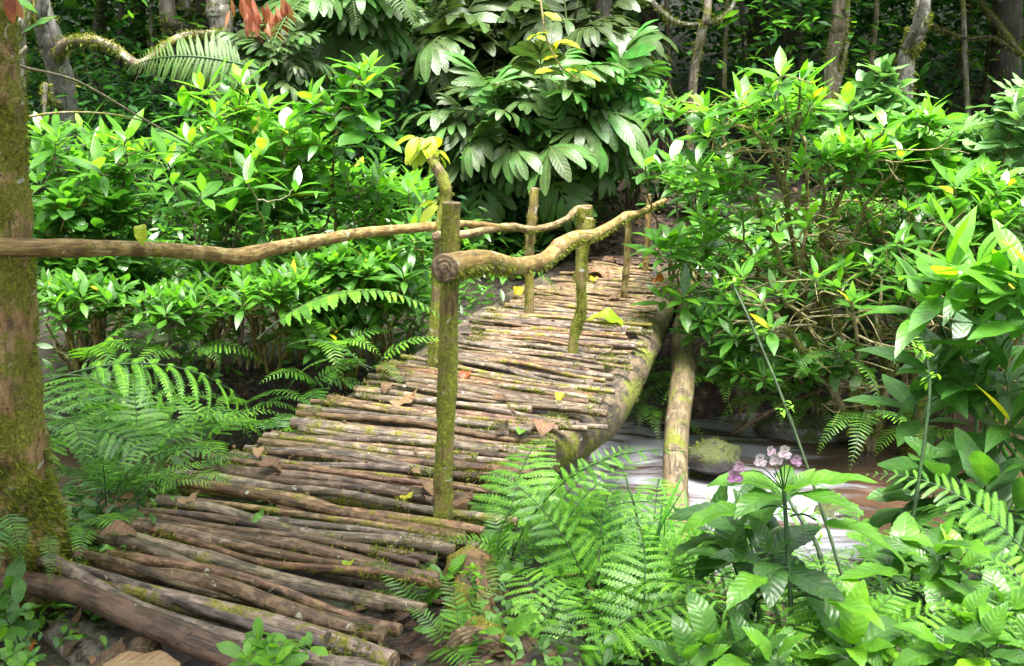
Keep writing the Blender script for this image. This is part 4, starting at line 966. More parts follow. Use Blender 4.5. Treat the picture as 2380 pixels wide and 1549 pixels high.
# the flowering plant
def flower_plant():
    b0 = gz(1850, 1640, 2.35); o = thing('flowering_plant', 'tall plant with pink flowers over saw-edged leaves, in front of the stream', 'flowering plant', tuple(b0))
    top = at(1822, 1140, 2.62); st = MB()
    main = spath([b0, at(1840, 1480, 2.5), at(1832, 1300, 2.56), top], 20)
    tube(st, main, np.linspace(.0085, .006, 20), 8, rough=.05)
    lf = MB(); r = RNG(300)
    spec = [(1985, 1118, 2.6, .24, .7), (1690, 1118, 2.62, .21, .7), (1880, 1130, 2.5, .17, .65), (1960, 1170, 2.5, .22, .55), (1760, 1165, 2.55, .2, .5), (1880, 1095, 2.66, .12, .75),
            (1600, 1180, 2.6, .0, 0), (1830, 1080, 2.7, .13, .6), (1765, 1090, 2.68, .12, .55)]
    for k, (px, py, Y, s, c) in enumerate(spec):
        if not s: continue
        d = at(px, py, Y) - top; scatter(lf, [BROAD[k % 3]], top[None] - A(0, 0, .004 * k), d + A(0, 0, .02), A(0, 0, 1), s, c, .85)
    for (x0, y0, x1, y1, Y, s, c) in ((1838, 1185, 1705, 1185, 2.55, .21, .62), (1836, 1200, 1935, 1215, 2.52, .26, .6), (1838, 1320, 1745, 1350, 2.4, .19, .68), (1842, 1390, 1960, 1400, 2.4, .2, .72)):
        p0 = at(x0, y0, 2.56); p1 = at(x1, y1, Y); e = p0 + (p1 - p0) * .62
        tube(st, spath([p0, (p0 + e) / 2 + A(0, 0, .012), e], 8), [.003] * 8, 5)
        scatter(lf, [BROAD[1]], e[None], p1 - p0 + A(0, 0, -.02), A(0, 0, 1), s, c, .8)
    part('stem', st, M['stem'], o); part('foliage', lf, M['broad'], o)
    PET = leaf_tpl(.80, 8, .66, .55, .16, -.5, .45, seed=4)
    for k, (px, py, s, c) in enumerate(((1706, 1100, .022, .3), (1720, 1080, .017, .6), (1764, 1064, .020, .9), (1800, 1062, .019, .85), (1822, 1045, .020, 1.0), (1852, 1066, .016, .3), (1788, 1044, .015, .75))):
        p = at(px, py, 2.6); fb = MB()
        tube(fb, spath([top, (top + p) / 2 + A(0, 0, .03), p], 9), [.0018] * 9, 5, m=1)
        face = nrm(A(r.normal() * .5, -1, .15))
        a = np.radians([80, 20, 160, 235, 305]) + r.normal() * .2
        xx = nrm(np.cross(face, A(0, 0, 1))); zz = np.cross(xx, face)
        d = np.cos(a)[:, None] * xx + np.sin(a)[:, None] * zz + .25 * face
        scatter(fb, [PET], np.repeat(p[None], 5, 0), d, face, s * A(.7, .8, .85, 1.45, 1.35), np.clip(c + A(.1, 0, 0, -.12, -.1) + .1 * r.normal(size=5), 0, 1))
        scatter(fb, [PET], p[None] + face * .004, face + A(0, 0, .3), A(0, 0, 1), s * .5, .1, m=1)
        part('flower', fb, [M['petal'], M['stem']], o)
flower_plant()

# ================================================================ ferns
fern('large fern with hanging ladder-like fronds right of the mossy tree', at(120, 880, 4.5), 'bracken', (66, 80, 95, 118), 1.1, 1, tilt=-50, jit=3)
fern('bracken frond drooping in front of the left shrubs, beside the mossy tree', at(150, 880, 4.6), 'bracken', (70, 140, 170), .85, 2, tilt=-45, jit=5)
fern('single arching frond with white hanging pinnae, left of the front post', at(600, 790, 4.9), 'comb', (86,), 1.05, 5, tilt=0, jit=2, roll=3)
fern('dark fern in the shade over the water, left of the deck', at(560, 960, 4.9), 'fine', (60, 100, 140, 180, 230), .52, 3, tilt=-12)
fern('second dark fern low over the water, below the arching frond', at(420, 980, 4.4), 'lacy', (60, 110, 160, 200), .55, 4, tilt=-20)
fern('fern with flat fronds at the left end of the sticks, beside the tree base', at(250, 1170, 3.5), 'fine', (30, 55, 75, 100, 130, 160, 320), .62, 6, tilt=-12)
fern('small bright fern tucked between the tree base and the first sticks', at(215, 1220, 3.25), 'lacy', (70, 120, 160, 20), .28, 7, tilt=-10)
fern('fern lying over the stick ends, left side of the deck', at(430, 1100, 3.7), 'fine', (60, 85, 110, 20), .34, 8, tilt=-25)
fern('dark little fern below the left edge of the deck', at(330, 1080, 3.9), 'lacy', (20, 50, 80, 110, 140, 330, 300), .48, 9, tilt=-8)
fern('fern hanging on the mossy tree base, left edge', at(20, 1180, 2.85), 'lacy', (150, 190, 230), .28, 10, tilt=-60)
fern('small fern dangling in the moss of the tree base', at(95, 1230, 2.86), 'fine', (160, 190), .22, 11, tilt=-70)
fern('fern under the left shrubs behind the drooping fronds', at(200, 850, 5.4), 'lacy', (60, 90, 120, 150, 30), .55, 12, tilt=-5)
fern('fern at the left edge of the deck behind the front post', at(860, 860, 5.2), 'fine', (100, 150, 200, 250, 290), .55, 13, tilt=-10)
fern('bright little fern between the left deck edge and the water', at(740, 900, 5.0), 'lacy', (60, 120, 180, 240), .42, 14, tilt=-10)
fern('dark fern under the far left end of the deck', at(1130, 660, 7.4), 'lacy', (120, 160, 200, 240, 80), .7, 15)
# right cluster
fern('tall lacy fern in front of the white water, nearest the bridge', at(1190, 1350, 3.2), 'lacy', (10, 45, 80, 340, 110), .85, 21, tilt=5)
fern('bright fern whose tip stands up against the mossy stringer log', at(1240, 1290, 3.5), 'lacy', (25, 60, 350), .62, 22, tilt=8)
fern('broad lime fern in the middle of the lower right', at(1400, 1480, 2.9), 'lacy', (30, 70, 110, 150, 320, 0), .75, 23, tilt=-5)
fern('pale green fern spreading along the bottom edge, right of centre', at(1330, 1560, 2.6), 'lacy', (40, 75, 105, 135, 330), .62, 24, tilt=-12)
fern('yellow-green fern below the leaning log', at(1520, 1330, 3.5), 'lacy', (50, 100, 150, 290, 330, 20), .75, 25, tilt=-5)
fern('fern beside the flowering plant, over the white water', at(1600, 1360, 3.3), 'fine', (40, 90, 130, 320), .7, 26, tilt=0)
fern('fine fern at the stick ends, bottom centre', at(940, 1440, 2.85), 'fine', (60, 100, 140, 30), .34, 27, tilt=-20)
fern('fern along the bottom edge below the stick ends', at(1000, 1540, 2.6), 'lacy', (60, 95, 120, 150), .42, 28, tilt=-20)
fern('white-bright fern frond arching down at the right edge', at(2420, 1330, 3.3), 'lacy', (285, 300, 320), .85, 29, tilt=0, jit=3)
fern('second pale frond below the white one at the right edge', at(2420, 1480, 3.0), 'lacy', (290, 310, 330), .62, 30, tilt=-5, jit=4)
fern('shaded fern beneath the flowering plant', at(1880, 1420, 3.2), 'fine', (0, 60, 120, 200, 280), .6, 31, tilt=-8)
fern('fern by the thick pale stem, over the stream', at(2060, 1380, 3.5), 'lacy', (300, 330, 20, 60, 100), .6, 32)
fern('dark fern on the bank under the leaning log', at(1500, 960, 6.7), 'fine', (120, 160, 200, 240, 80), .6, 33, tilt=-10)
fern('dark fern under the stringer log, behind the water', at(1450, 900, 7.0), 'lacy', (140, 180, 220, 100), .6, 34, tilt=-10)
fern('hanging fern in the mossy branches over the pool', at(1930, 820, 6.0), 'fine', (120, 170, 220, 60), .55, 35, tilt=-45)
fern('second hanging fern lower on the mossy leaning branch', at(2010, 960, 5.9), 'fine', (150, 190, 230, 100), .6, 36, tilt=-45)
fern('fern on the bank at the far side of the pool', at(2130, 1010, 6.2), 'lacy', (150, 200, 240, 110), .6, 37, tilt=-5)
fern('fern at the right end of the deck under the lime shrub', at(1620, 900, 6.6), 'fine', (150, 200, 250, 100), .5, 38, tilt=-10)
fern('large dark fern in the shade at the middle of the lower right', at(1560, 1500, 2.8), 'bracken', (20, 60, 330, 100), .6, 39, tilt=-10)
fern('lime fern filling the gap between the rotten log and the stream', at(1270, 1440, 3.1), 'lacy', (20, 60, 95, 130, 335, 300), .7, 61, tilt=-2)
fern('bright fern left of the leaning log foot', at(1440, 1370, 3.4), 'lacy', (0, 40, 80, 120, 310, 275), .72, 62, tilt=0)
fern('soft green fern at the bottom edge under the saw-edged leaves', at(1500, 1600, 2.5), 'lacy', (20, 60, 100, 330, 300), .62, 63, tilt=-8)
fern('fern spilling between the bottom centre plant and the middle ferns', at(1220, 1600, 2.55), 'lacy', (15, 50, 85, 120, 340), .6, 64, tilt=-8)
fern('dark ladder-leaved fern left of the deck, low over the water', at(300, 1010, 4.3), 'lacy', (50, 90, 130, 170, 210), .55, 65, tilt=-15)
fern('fern beside the mossy tree trunk above its mossy base', at(150, 1010, 3.9), 'lacy', (60, 100, 140, 180), .75, 66, tilt=-20)
fern('fern half hidden behind the left edge of the deck, near the middle', at(640, 1010, 4.5), 'lacy', (20, 70, 120, 300, 340), .38, 67, tilt=-12)
fern('feathery fern under the dip of the left rail', at(420, 830, 5.6), 'lacy', (60, 100, 140, 200, 250, 300), .55, 68)
fern('feathery fern under the left rail nearer the front post', at(760, 820, 5.9), 'lacy', (80, 120, 160, 200, 240, 290), .5, 69)
fern('fern below the big dark leaves at the right edge', at(2330, 1240, 4.0), 'lacy', (200, 250, 290, 330, 150), .6, 70)
fern('dark lacy fern on the slope between the tree base and the water', at(210, 1060, 4.1), 'lacy', (30, 60, 90, 120, 150, 330), .52, 71, tilt=-8)
fern('low fern along the left edge of the near sticks', at(350, 1150, 3.55), 'lacy', (350, 30, 60, 90), .28, 72, tilt=-8)
fern('dark fern at the water edge left of the deck', at(480, 1030, 4.3), 'lacy', (0, 40, 80, 120, 160, 320), .42, 73, tilt=-8)
fern('lime fern among the broad leaves, between the flowering plant and the thick pale stem', at(1960, 1560, 2.5), 'lacy', (0, 40, 80, 300, 330), .5, 81, tilt=5)
fern('lime fern at the bottom edge, left of the dark glossy corner plant', at(2130, 1640, 2.35), 'lacy', (340, 20, 60, 100, 300), .52, 82, tilt=5)
fern('fern in front of the bottom right corner plant', at(2330, 1640, 2.3), 'fine', (280, 310, 340, 20), .5, 83, tilt=5)
fern('fern over the wrinkled plant at the bottom edge, below the pink flowers', at(1740, 1620, 2.4), 'lacy', (330, 10, 50, 90, 290), .5, 84, tilt=5)
fern('small fern on the bare slope right beside the mossy tree base', at(235, 1110, 3.75), 'lacy', (20, 60, 100, 140, 320, 280), .34, 85, tilt=-4)
fern('small dark fern between the tree base and the left stick ends', at(300, 1150, 3.6), 'lacy', (0, 50, 100, 310, 260), .3, 86, tilt=-4)
fern('flat fern above the left stick ends, below the ladder fern', at(330, 1060, 3.95), 'lacy', (30, 80, 120, 330, 280), .36, 87, tilt=-6)
fern('fern near the water left of the deck, under the hanging fronds', at(200, 1030, 4.2), 'lacy', (30, 70, 110, 150, 330), .45, 88, tilt=-6)
fern('dark drooping fern between the tan log and the mossy leaning shrub', at(1690, 900, 6.5), 'lacy', (120, 160, 200, 240, 280), .55, 91, tilt=-15)
fern('dark fern overhanging the far bank above the wet boulder', at(1770, 930, 6.5), 'fine', (110, 150, 190, 230, 270), .5, 92, tilt=-15)
fern('fern overhanging the brown pool from the far bank', at(1880, 930, 6.5), 'lacy', (130, 170, 210, 250), .5, 93, tilt=-15)
fern('small dark fern between the stringer log and the tan log', at(1530, 900, 6.8), 'lacy', (120, 170, 220), .45, 94, tilt=-10)
shrub('understorey_shrub', 'low shrub trailing its leaves to the water beyond the tan log', 'shrub', gp(1720, 6.95), [cr(1730, 840, 6.4, 110, 50, 30)], [], 295, tpls=LANCE, ls=.13, whorl=6, rnd=(.15, .5), young=.2, group=PG, r0=.01)
shrub('understorey_shrub', 'low shrub trailing over the pool under the mossy leaning shrub', 'shrub', gp(1900, 6.95), [cr(1890, 830, 6.3, 110, 50, 28)], [], 296, tpls=OVAL, ls=.12, whorl=6, rnd=(.15, .5), young=.2, group=PG, r0=.01)
for q, (px, Y, lab) in enumerate(((150, 4.3, 'dark fern standing on the bank just right of the mossy tree'), (235, 4.5, 'dark fern on the bank below the ladder fern, hiding the water'), (330, 4.6, 'third dark fern along the shaded bank left of the deck'), (420, 4.75, 'dark fern on the bank edge nearest the left stick ends'))):
    fern(lab, gp(px, Y), 'lacy', (0, 50, 95, 140, 190, 235, 280, 320), .55, 96 + q, tilt=12)
for q, (px, Y, sz, lab) in enumerate(((165, 3.75, .36, 'low fern pressed against the right side of the mossy tree base'), (225, 3.9, .36, 'low fern a hand from the mossy tree base, above the curled brown leaf'), (190, 4.05, .42, 'fern behind the low pair at the mossy tree base'))):
    fern(lab, gp(px, Y), 'lacy', (0, 50, 95, 140, 190, 235, 280, 320), sz, 110 + q, tilt=14)
fern('small fern beside the rotten log, under the sawn stick ends', gp(975, 2.75), 'fine', (20, 70, 120, 320, 280), .28, 115, tilt=10)
fern('small lime fern at the foot of the rotten log', gp(1050, 2.6), 'lacy', (340, 30, 80, 290), .26, 116, tilt=10)
fern('small fern on the right side of the rotten log', gp(1180, 3.1), 'lacy', (0, 60, 120, 200, 300), .36, 117, tilt=10)
for q, (lab, px, py, Y, rx, ry, n) in enumerate((
    ('low lime shrub above the hanging ladder fern, close to the mossy tree', 190, 690, 5.7, 110, 45, 34), ('low lime shrub over the water, below the dip of the left rail', 410, 700, 5.7, 120, 45, 38),
    ('low lime shrub over the water, behind the arching frond', 640, 670, 5.8, 110, 40, 34))):
    shrub('understorey_shrub', lab, 'shrub', gp(px, 6.9), [cr(px, py, Y, rx, ry, n)], [], 310 + q, tpls=LANCE, ls=.14, whorl=7, rnd=(.25, .62), young=.2, group=LGF, r0=.011)
# tree ferns
fern('tree fern frond spreading flat above the left shrubs', at(600, 160, 7.7), 'tree', (258, 268), 1.05, 51, name='tree_fern', cat='tree fern', tilt=4, jit=3, roll0=-62)
fern('dull green tree fern frond hanging at the top, left of the drooping leaves', at(830, -40, 9.6), 'tree', (150, 190, 220, 120), 1.3, 52, name='tree_fern', cat='tree fern', tilt=-20)
fern('shaded tree fern frond behind the left shrubs, under the flat one', at(560, 330, 9.8), 'tree', (230, 262, 290), 1.3, 53, name='tree_fern', cat='tree fern')

# fiddlehead stalks and blades
def stalk(label, ctrl, r, side=(), cat='plant', name='plant_stalk', leafm='fern'):
    o = thing(name, label, cat, tuple(np.asarray(ctrl[0], float))); b = MB(); p = spath(ctrl, 30)
    rr = np.linspace(r, r * .7, 30)
    for k in (6, 13, 20): rr[k] *= 1.35
    tube(b, p, rr, 8, rough=.04); part('stem', b, M['stem'], o)
    if side:
        f = MB(); q = RNG(len(label))
        for (t, n, s) in side:
            c = p[int(t * 29)]
            d = q.normal(size=(n, 3)) * A(1, 1, .5); scatter(f, SMALL, np.repeat(c[None], n, 0) + q.normal(size=(n, 3)) * s * .4, d, A(0, 0, 1), s * (.6 + .6 * q.random(n)), .6 + .4 * q.random(n), .7)
        part('foliage', f, M[leafm], o)
stalk('long dark green jointed stalk slanting across the stream from the leaf clump', [at(1960, 1350, 3.0), at(1905, 1170, 3.1), at(1820, 930, 3.25), at(1745, 750, 3.4), at(1700, 655, 3.5)], .0058, ((.5, 14, .03), (.75, 12, .03), (1.0, 16, .03)))
stalk('second dark jointed stalk behind the first, leaning the same way', [at(1920, 1345, 3.0), at(1895, 1260, 3.05), at(1850, 1190, 3.15), at(1800, 1100, 3.25)], .008, ((.4, 12, .03),))
stalk('curling bright green fern shoot rising before the dark leaves, right', [at(2105, 1300, 3.2), at(2135, 1120, 3.25), at(2160, 920, 3.35), at(2150, 830, 3.4), at(2120, 800, 3.4)], .007, ((.6, 10, .04), (.8, 14, .035), (.97, 16, .035)))
stalk('thin dark stalk before the rotten log', [at(1108, 1560, 2.6), at(1108, 1440, 2.68), at(1100, 1335, 2.75)], .004, ())
stalk('straight dark reed stalk crossing the white water', [at(1500, 1340, 3.2), at(1480, 1200, 3.3), at(1445, 1080, 3.4)], .006, ())
def grass_tuft(label, c, n, L, seed):
    b = MB(); r = RNG(seed); az = r.random(n) * 6.28
    d = np.stack([np.cos(az) * .35, np.sin(az) * .25, np.ones(n)], -1)
    scatter(b, [leaf_tpl(.035, 10, .35, .4, .3, dr) for dr in (.3, .7, 1.2)], c + r.normal(size=(n, 3)) * A(.05, .05, 0), d, np.stack([-np.cos(az), -np.sin(az), az * 0 + .4], -1), L * (.6 + .6 * r.random(n)), r.random(n))
    single('grass_tuft', b, M['grass'], label, 'grass tuft', tuple(c))
grass_tuft('tuft of dark sedge blades in front of the white water', at(1490, 1400, 3.1), 26, .42, 1)
grass_tuft('few sedge blades beside the leaning log foot', at(1590, 1330, 3.5), 14, .34, 2)

# ================================================================ drooping pinnate trees in the middle
PINNATE = [compound_tpl(p, .27, l, 400 + k, d, ra) for k, (p, l, d, ra) in enumerate(((5, .42, .9, .36), (6, .40, 1.2, .42), (4, .48, 1.0, .28), (5, .40, .6, .40)))]
def pinnate_tree(label, base, crowns, tips, seed, ls, rnd, r0=.05):
    o = shrub('drooping_leaf_tree', label, 'tree', base, crowns, tips, seed, tpls=PINNATE, ls=ls, whorl=5, r0=r0, nlimb=5, rnd=rnd, young=.05, m='pinnate', stem='dark_trunk', low=1, upb=.5)
    return o
pinnate_tree('small tree with glossy drooping finger-like leaves right behind the bridge', gp(1250, 10.2), [cr(1240, 330, 9.4, 180, 90, 9), cr(1370, 300, 9.5, 110, 90, 6), cr(1200, 380, 9.5, 130, 50, 5)],
             [(1090, 270, 8.9), (1180, 270, 8.8), (1290, 310, 8.7), (1330, 250, 8.9), (1260, 200, 9.0), (1420, 300, 8.9), (1130, 350, 8.9), (1130, 210, 9.2), (1260, 400, 8.8)], 501, .74, (.3, .75))
pinnate_tree('taller tree behind it with dull olive drooping leaves hanging from the top of the photo', gp(1190, 11.6), [cr(1140, 60, 10.6, 210, 90, 14), cr(1060, 140, 10.8, 130, 80, 5), cr(1310, 60, 10.8, 110, 80, 6)],
             [(1030, 50, 10.0), (1150, 60, 10.0), (1320, 70, 10.0), (1000, 120, 10.2), (1190, 150, 10.1), (1340, 20, 10.0), (1050, 190, 10.3)], 502, .85, (.05, .45))
pinnate_tree('bright green drooping-leaf sapling at the right of the glossy tree', gp(1460, 10.4), [cr(1430, 220, 9.6, 50, 40, 5)], [(1440, 165, 9.2), (1410, 190, 9.2), (1465, 190, 9.3)], 503, .6, (.75, 1.0), .025)
pinnate_tree('pale drooping-leaf tree reaching in at the top, left of centre', gp(840, 11.0), [cr(830, -40, 9.6, 70, 50, 8)], [(810, -20, 9.4), (860, 0, 9.4), (770, -30, 9.4)], 504, .75, (.45, .7), .035)
# sapling with red new leaves
def red_sapling():
    o = pinnate_tree('sapling with a drooping bunch of red young leaves over dark green ones', gp(640, 9.8), [cr(640, 140, 9.0, 70, 60, 7)], [(590, 90, 8.8), (680, 100, 8.8), (620, 150, 8.7), (690, 170, 8.8)], 505, .46, (.2, .6), .03)
    b = MB(); r = RNG(9)
    for (px, py, n) in ((585, 15, 12), (605, 30, 12), (570, 5, 9), (640, 25, 10), (625, 55, 9), (655, 5, 7)):
        p = at(px, py, 8.75); scatter(b, LANCE, p + r.normal(size=(n, 3)) * A(.06, .06, .05), np.stack([r.normal(size=n) * .25, r.normal(size=n) * .25, -np.ones(n)], -1), A(0, -1, .2), .14 + .07 * r.random(n), r.random(n), .75)
    part('red_young_leaves', b, M['red'], o, 'hanging salmon-red young leaves')
red_sapling()
# climbing twig with yellow leaves in front of the middle trees
def vine(label, ctrl, r, leaves, m='yellow', ls=.12, name='climbing_vine', cat='vine', stem='twig', fuzz=0, tp=OVAL):
    o = thing(name, label, cat, tuple(np.asarray(ctrl[0], float))); b = MB(); p = spath(ctrl, 40)
    V, N = tube(b, p, np.linspace(r, r * .6, 40), 8, rough=.1, seed=len(label)); so_ = part('stem', b, M[stem], o)
    if fuzz:
        f = MB(); moss_fuzz(f, V, N, fuzz, .03, 3, bias=-.2, hang=.4); part('moss', f, M['moss'], so_)
    if leaves:
        f = MB(); q = RNG(len(label) + 7); n = len(leaves); c = np.array([at(*t) for t in leaves]); az = q.random(n) * 6.28
        scatter(f, tp, c, np.stack([np.cos(az), np.sin(az) * .6 - .2, q.normal(size=n) * .3 - .15], -1), A(0, -.4, 1), ls * (.8 + .4 * q.random(n)), q.random(n) * .7)
        part('foliage', f, M[m], o)
    return o
vine('thin climbing twig with bright yellow-green leaves, before the olive drooping leaves', [at(1250, -40, 8.6), at(1262, 40, 8.5), at(1270, 90, 8.5), at(1300, 150, 8.5), at(1330, 175, 8.5), at(1355, 190, 8.5)], .010,
     [(1255, 5, 8.5), (1262, 28, 8.5), (1240, 88, 8.45), (1275, 80, 8.45), (1225, 95, 8.45), (1290, 98, 8.5), (1305, 92, 8.5), (1300, 105, 8.5), (1302, 130, 8.5), (1290, 165, 8.5), (1310, 170, 8.5), (1345, 168, 8.5), (1355, 175, 8.5)], ls=.16)
vine('mossy liana curving down from the top, right of the middle trees', [at(1480, -30, 12), at(1520, 10, 11.8), at(1560, 45, 11.6), at(1600, 58, 11.6), at(1660, 50, 11.6), at(1700, 20, 11.7), at(1715, -30, 11.8)], .035, (), fuzz=1600, stem='grey_trunk', name='mossy_liana')
vine('mossy liana slanting down to the brown slope, upper right', [at(2250, -40, 14.5), at(2290, 20, 14), at(2330, 70, 13.5), at(2370, 120, 13), at(2430, 165, 12.6)], .05, (), fuzz=1800, stem='dark_trunk', name='mossy_liana')
vine('thin mossy liana hooked between the trunks, upper right', [at(2160, 60, 13.5), at(2200, 75, 13.4), at(2250, 90, 13.3), at(2310, 88, 13.2), at(2370, 130, 13)], .025, (), fuzz=900, stem='dark_trunk', name='mossy_liana')
vine('bare thin dark twig crossing in front of the left shrubs', [at(60, 110, 4.6), at(40, 150, 4.5), at(180, 190, 5.0), at(330, 275, 5.6), at(430, 330, 6.0)], .008, (), name='bare_twig', cat='twig')
vine('second bare twig running level into the left shrubs', [at(40, 275, 4.8), at(150, 262, 5.0), at(250, 265, 5.3), at(330, 280, 5.6)], .007, (), name='bare_twig', cat='twig')
vine('hanging leaf spray with two lime leaves before the white trunk', [at(75, -30, 6.0), at(85, 60, 6.0), at(105, 45, 6.0), at(130, 40, 6.0)], .006, [(95, 35, 6.0), (140, 35, 6.0)], ls=.2, m='shrub')
# ================================================================ forest trees behind
CROWN = []
for k in range(3):
    mb = MB(); r = RNG(700 + k); n = 520
    cl = r.normal(size=(26, 3)) * A(1.25, 1.25, .55); P = cl[r.integers(0, 26, n)] + r.normal(size=(n, 3)) * A(.42, .42, .22)
    az = r.random(n) * 6.28
    scatter(mb, SMALL, P, np.stack([np.cos(az), np.sin(az), r.normal(size=n) * .35 - .15], -1), np.stack([r.normal(size=n) * .4, r.normal(size=n) * .4, np.ones(n)], -1), .38 * (.7 + .6 * r.random(n)), r.random(n) * .8, seed=k)
    CROWN.append(mb.mesh('crown', [M['forest']]))
TG = 'forest trunks in the background'
def tree(label, ctrl, rads, material, seed, fuzz=0, crown=1.35, extra=(), name='forest_tree', sides=16, ch=(0, 0, 0), group=None):
    o = thing(name, label, 'tree', tuple(np.asarray(ctrl[0], float)), group)
    ctrl = [np.asarray(c, float) for c in ctrl]
    d = nrm(ctrl[-1] - ctrl[-2]); top = ctrl[-1] + A(d[0] * 2.2, d[1] * .6 + .6, max(1.2, 6.3 - ctrl[-1][2]))
    c = [ctrl[0] - A(0, 0, .3)] + ctrl + [top]
    n = 50; p = spath(c, n); rr = np.interp(np.linspace(0, 1, n), np.linspace(0, 1, len(rads) + 1), list(rads) + [rads[-1] * .7])
    b = MB(); V, N = tube(b, p, rr, sides, rough=.07, seed=seed)
    tr = part('trunk', b, M[material], o)
    if fuzz:
        f = MB(); moss_fuzz(f, V, N, fuzz, .05, seed, bias=-.02, hang=.3); part('moss', f, M['moss'], tr)
    for k, (ct, r0, fz) in enumerate(extra):
        b = MB(); V, N = tube(b, spath(ct, 40), np.linspace(r0, r0 * .55, 40), 10, rough=.12, seed=seed + k)
        bo = part('branch', b, M['grey_trunk' if fz else material], o)
        if fz:
            f = MB(); moss_fuzz(f, V, N, fz, .035, seed + k, bias=-.1, hang=.4); part('moss', f, M['moss'], bo)
    if crown:
        cobj = bpy.data.objects.new('crown', CROWN[seed % 3]); cobj.parent = o
        cobj.location = tuple(top - ctrl[0] + A(0, max(0, 14.0 - top[1]), 0)); cobj.scale = (crown, crown, crown); cobj.rotation_euler = (0, 0, seed * 1.3); COL.objects.link(cobj)  # unseen crown, pushed back off its trunk to let light onto the shrubs
    return o
def tp(xb, xt, Y, xm=None, yb=None):
    b = gp(xb, Y); 
    m = at(xb * .5 + xt * .5 if xm is None else xm, 130, Y); t = at(xt, -40, Y); return [b, m, t]
tree('leaning white-barked tree behind the left shrubs, upper left', [gp(165, 10), at(150, 240, 9.8), at(125, 120, 9.6), at(90, 10, 9.5), at(75, -60, 9.4)], [.13, .125, .115, .11, .105, .10], 'pale_trunk', 601, 300,
     extra=(([at(140, 250, 9.7), at(112, 230, 9.3), at(105, 200, 9.0), at(104, 280, 8.9)], .035, 300), ([at(135, 135, 9.6), at(150, 105, 9.3), at(185, 96, 9.2), at(230, 98, 9.1), at(270, 115, 9.1), at(325, 150, 9.1), at(380, 110, 9.2), at(430, 85, 9.3), at(500, 78, 9.4), at(520, 75, 9.5)], .055, 1800)))
tree('thin mossy stem leaning left of the white-barked tree', [gp(60, 9.5), at(50, 110, 9.3), at(62, 40, 9.2), at(75, -40, 9.1)], [.045, .042, .04, .035], 'grey_trunk', 602, 900)
tree('dark slanting tree trunk behind the mossy wavy branch', [gp(440, 11.5), at(425, 140, 11.2), at(400, 60, 11), at(385, -40, 11)], [.10, .095, .09, .085], 'dark_trunk', 603, 500)
tree('slim mossy forked tree between the dark slanting trunk and the grey trunk', [gp(455, 12.4), at(440, 80, 12.2), at(432, 20, 12), at(425, -40, 12)], [.09, .085, .08, .075], 'grey_trunk', 604, 1200)
tree('pale grey straight trunk left of the red leaves', [gp(515, 11), at(515, 80, 10.8), at(507, 20, 10.8), at(500, -40, 10.8)], [.13, .12, .115, .11], 'pale_trunk', 605, 500)
tree('shaggy brown trunk hung with fibres, between grey trunk and mossy stem', tp(470, 475, 12.8), [.13, .12, .11], 'dark_trunk', 606, 600)
tree('thin grey sapling trunk right of the drooping leaves', [gp(1600, 11.5), at(1612, 180, 11.4), at(1635, 60, 11.3), at(1650, -40, 11.3)], [.055, .052, .048, .045], 'grey_trunk', 611, 300)
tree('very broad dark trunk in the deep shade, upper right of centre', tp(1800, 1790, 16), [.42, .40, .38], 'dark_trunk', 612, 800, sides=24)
tree('twin mossy trunk with white lichen blotches, left of the pale tiered shrub', [gp(1925, 11.8), at(1930, 180, 11.7), at(1945, 80, 11.6), at(1950, -40, 11.6)], [.095, .09, .085, .08], 'grey_trunk', 613, 1600,
     extra=(([at(1925, 260, 11.7), at(1955, 150, 11.7), at(1965, 50, 11.7), at(1972, -60, 11.7)], .06, 900),))
tree('crooked mossy trunk behind the pale tiered shrub, leaning right', [gp(2100, 11.5), at(2105, 160, 11.4), at(2130, 80, 11.3), at(2150, -40, 11.3)], [.11, .10, .09, .085], 'pale_trunk', 614, 2200,
     extra=(([at(2108, 110, 11.3), at(2135, 50, 11.1), at(2145, 0, 11.0), at(2150, -40, 11)], .05, 0),))
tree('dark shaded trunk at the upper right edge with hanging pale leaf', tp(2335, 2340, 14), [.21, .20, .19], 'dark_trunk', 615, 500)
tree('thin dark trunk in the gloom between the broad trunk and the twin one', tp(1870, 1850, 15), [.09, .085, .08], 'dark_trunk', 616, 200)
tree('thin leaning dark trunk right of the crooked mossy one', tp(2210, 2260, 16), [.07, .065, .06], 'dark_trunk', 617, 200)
tree('dark trunk above the path, behind the glossy drooping leaves', [gp(1360, 10.8), at(1365, 420, 10.7), at(1385, 300, 10.7), at(1400, -40, 10.7)], [.16, .15, .13, .12], 'dark_trunk', 618, 1500)
tree('dark trunk under the left of the glossy drooping tree', [gp(1225, 11.5), at(1225, 420, 11.4), at(1220, 200, 11.4), at(1215, -40, 11.4)], [.12, .11, .10, .1], 'dark_trunk', 619, 600)
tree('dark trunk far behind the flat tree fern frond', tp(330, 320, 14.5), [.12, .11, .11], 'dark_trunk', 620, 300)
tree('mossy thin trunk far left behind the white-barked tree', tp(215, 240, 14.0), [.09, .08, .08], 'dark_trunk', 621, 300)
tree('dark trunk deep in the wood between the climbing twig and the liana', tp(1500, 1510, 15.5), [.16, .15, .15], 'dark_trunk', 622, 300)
tree('slender shaded trunk deep in the wood left of the olive drooping tree', tp(900, 880, 14), [.10, .095, .09], 'dark_trunk', 623, 300)

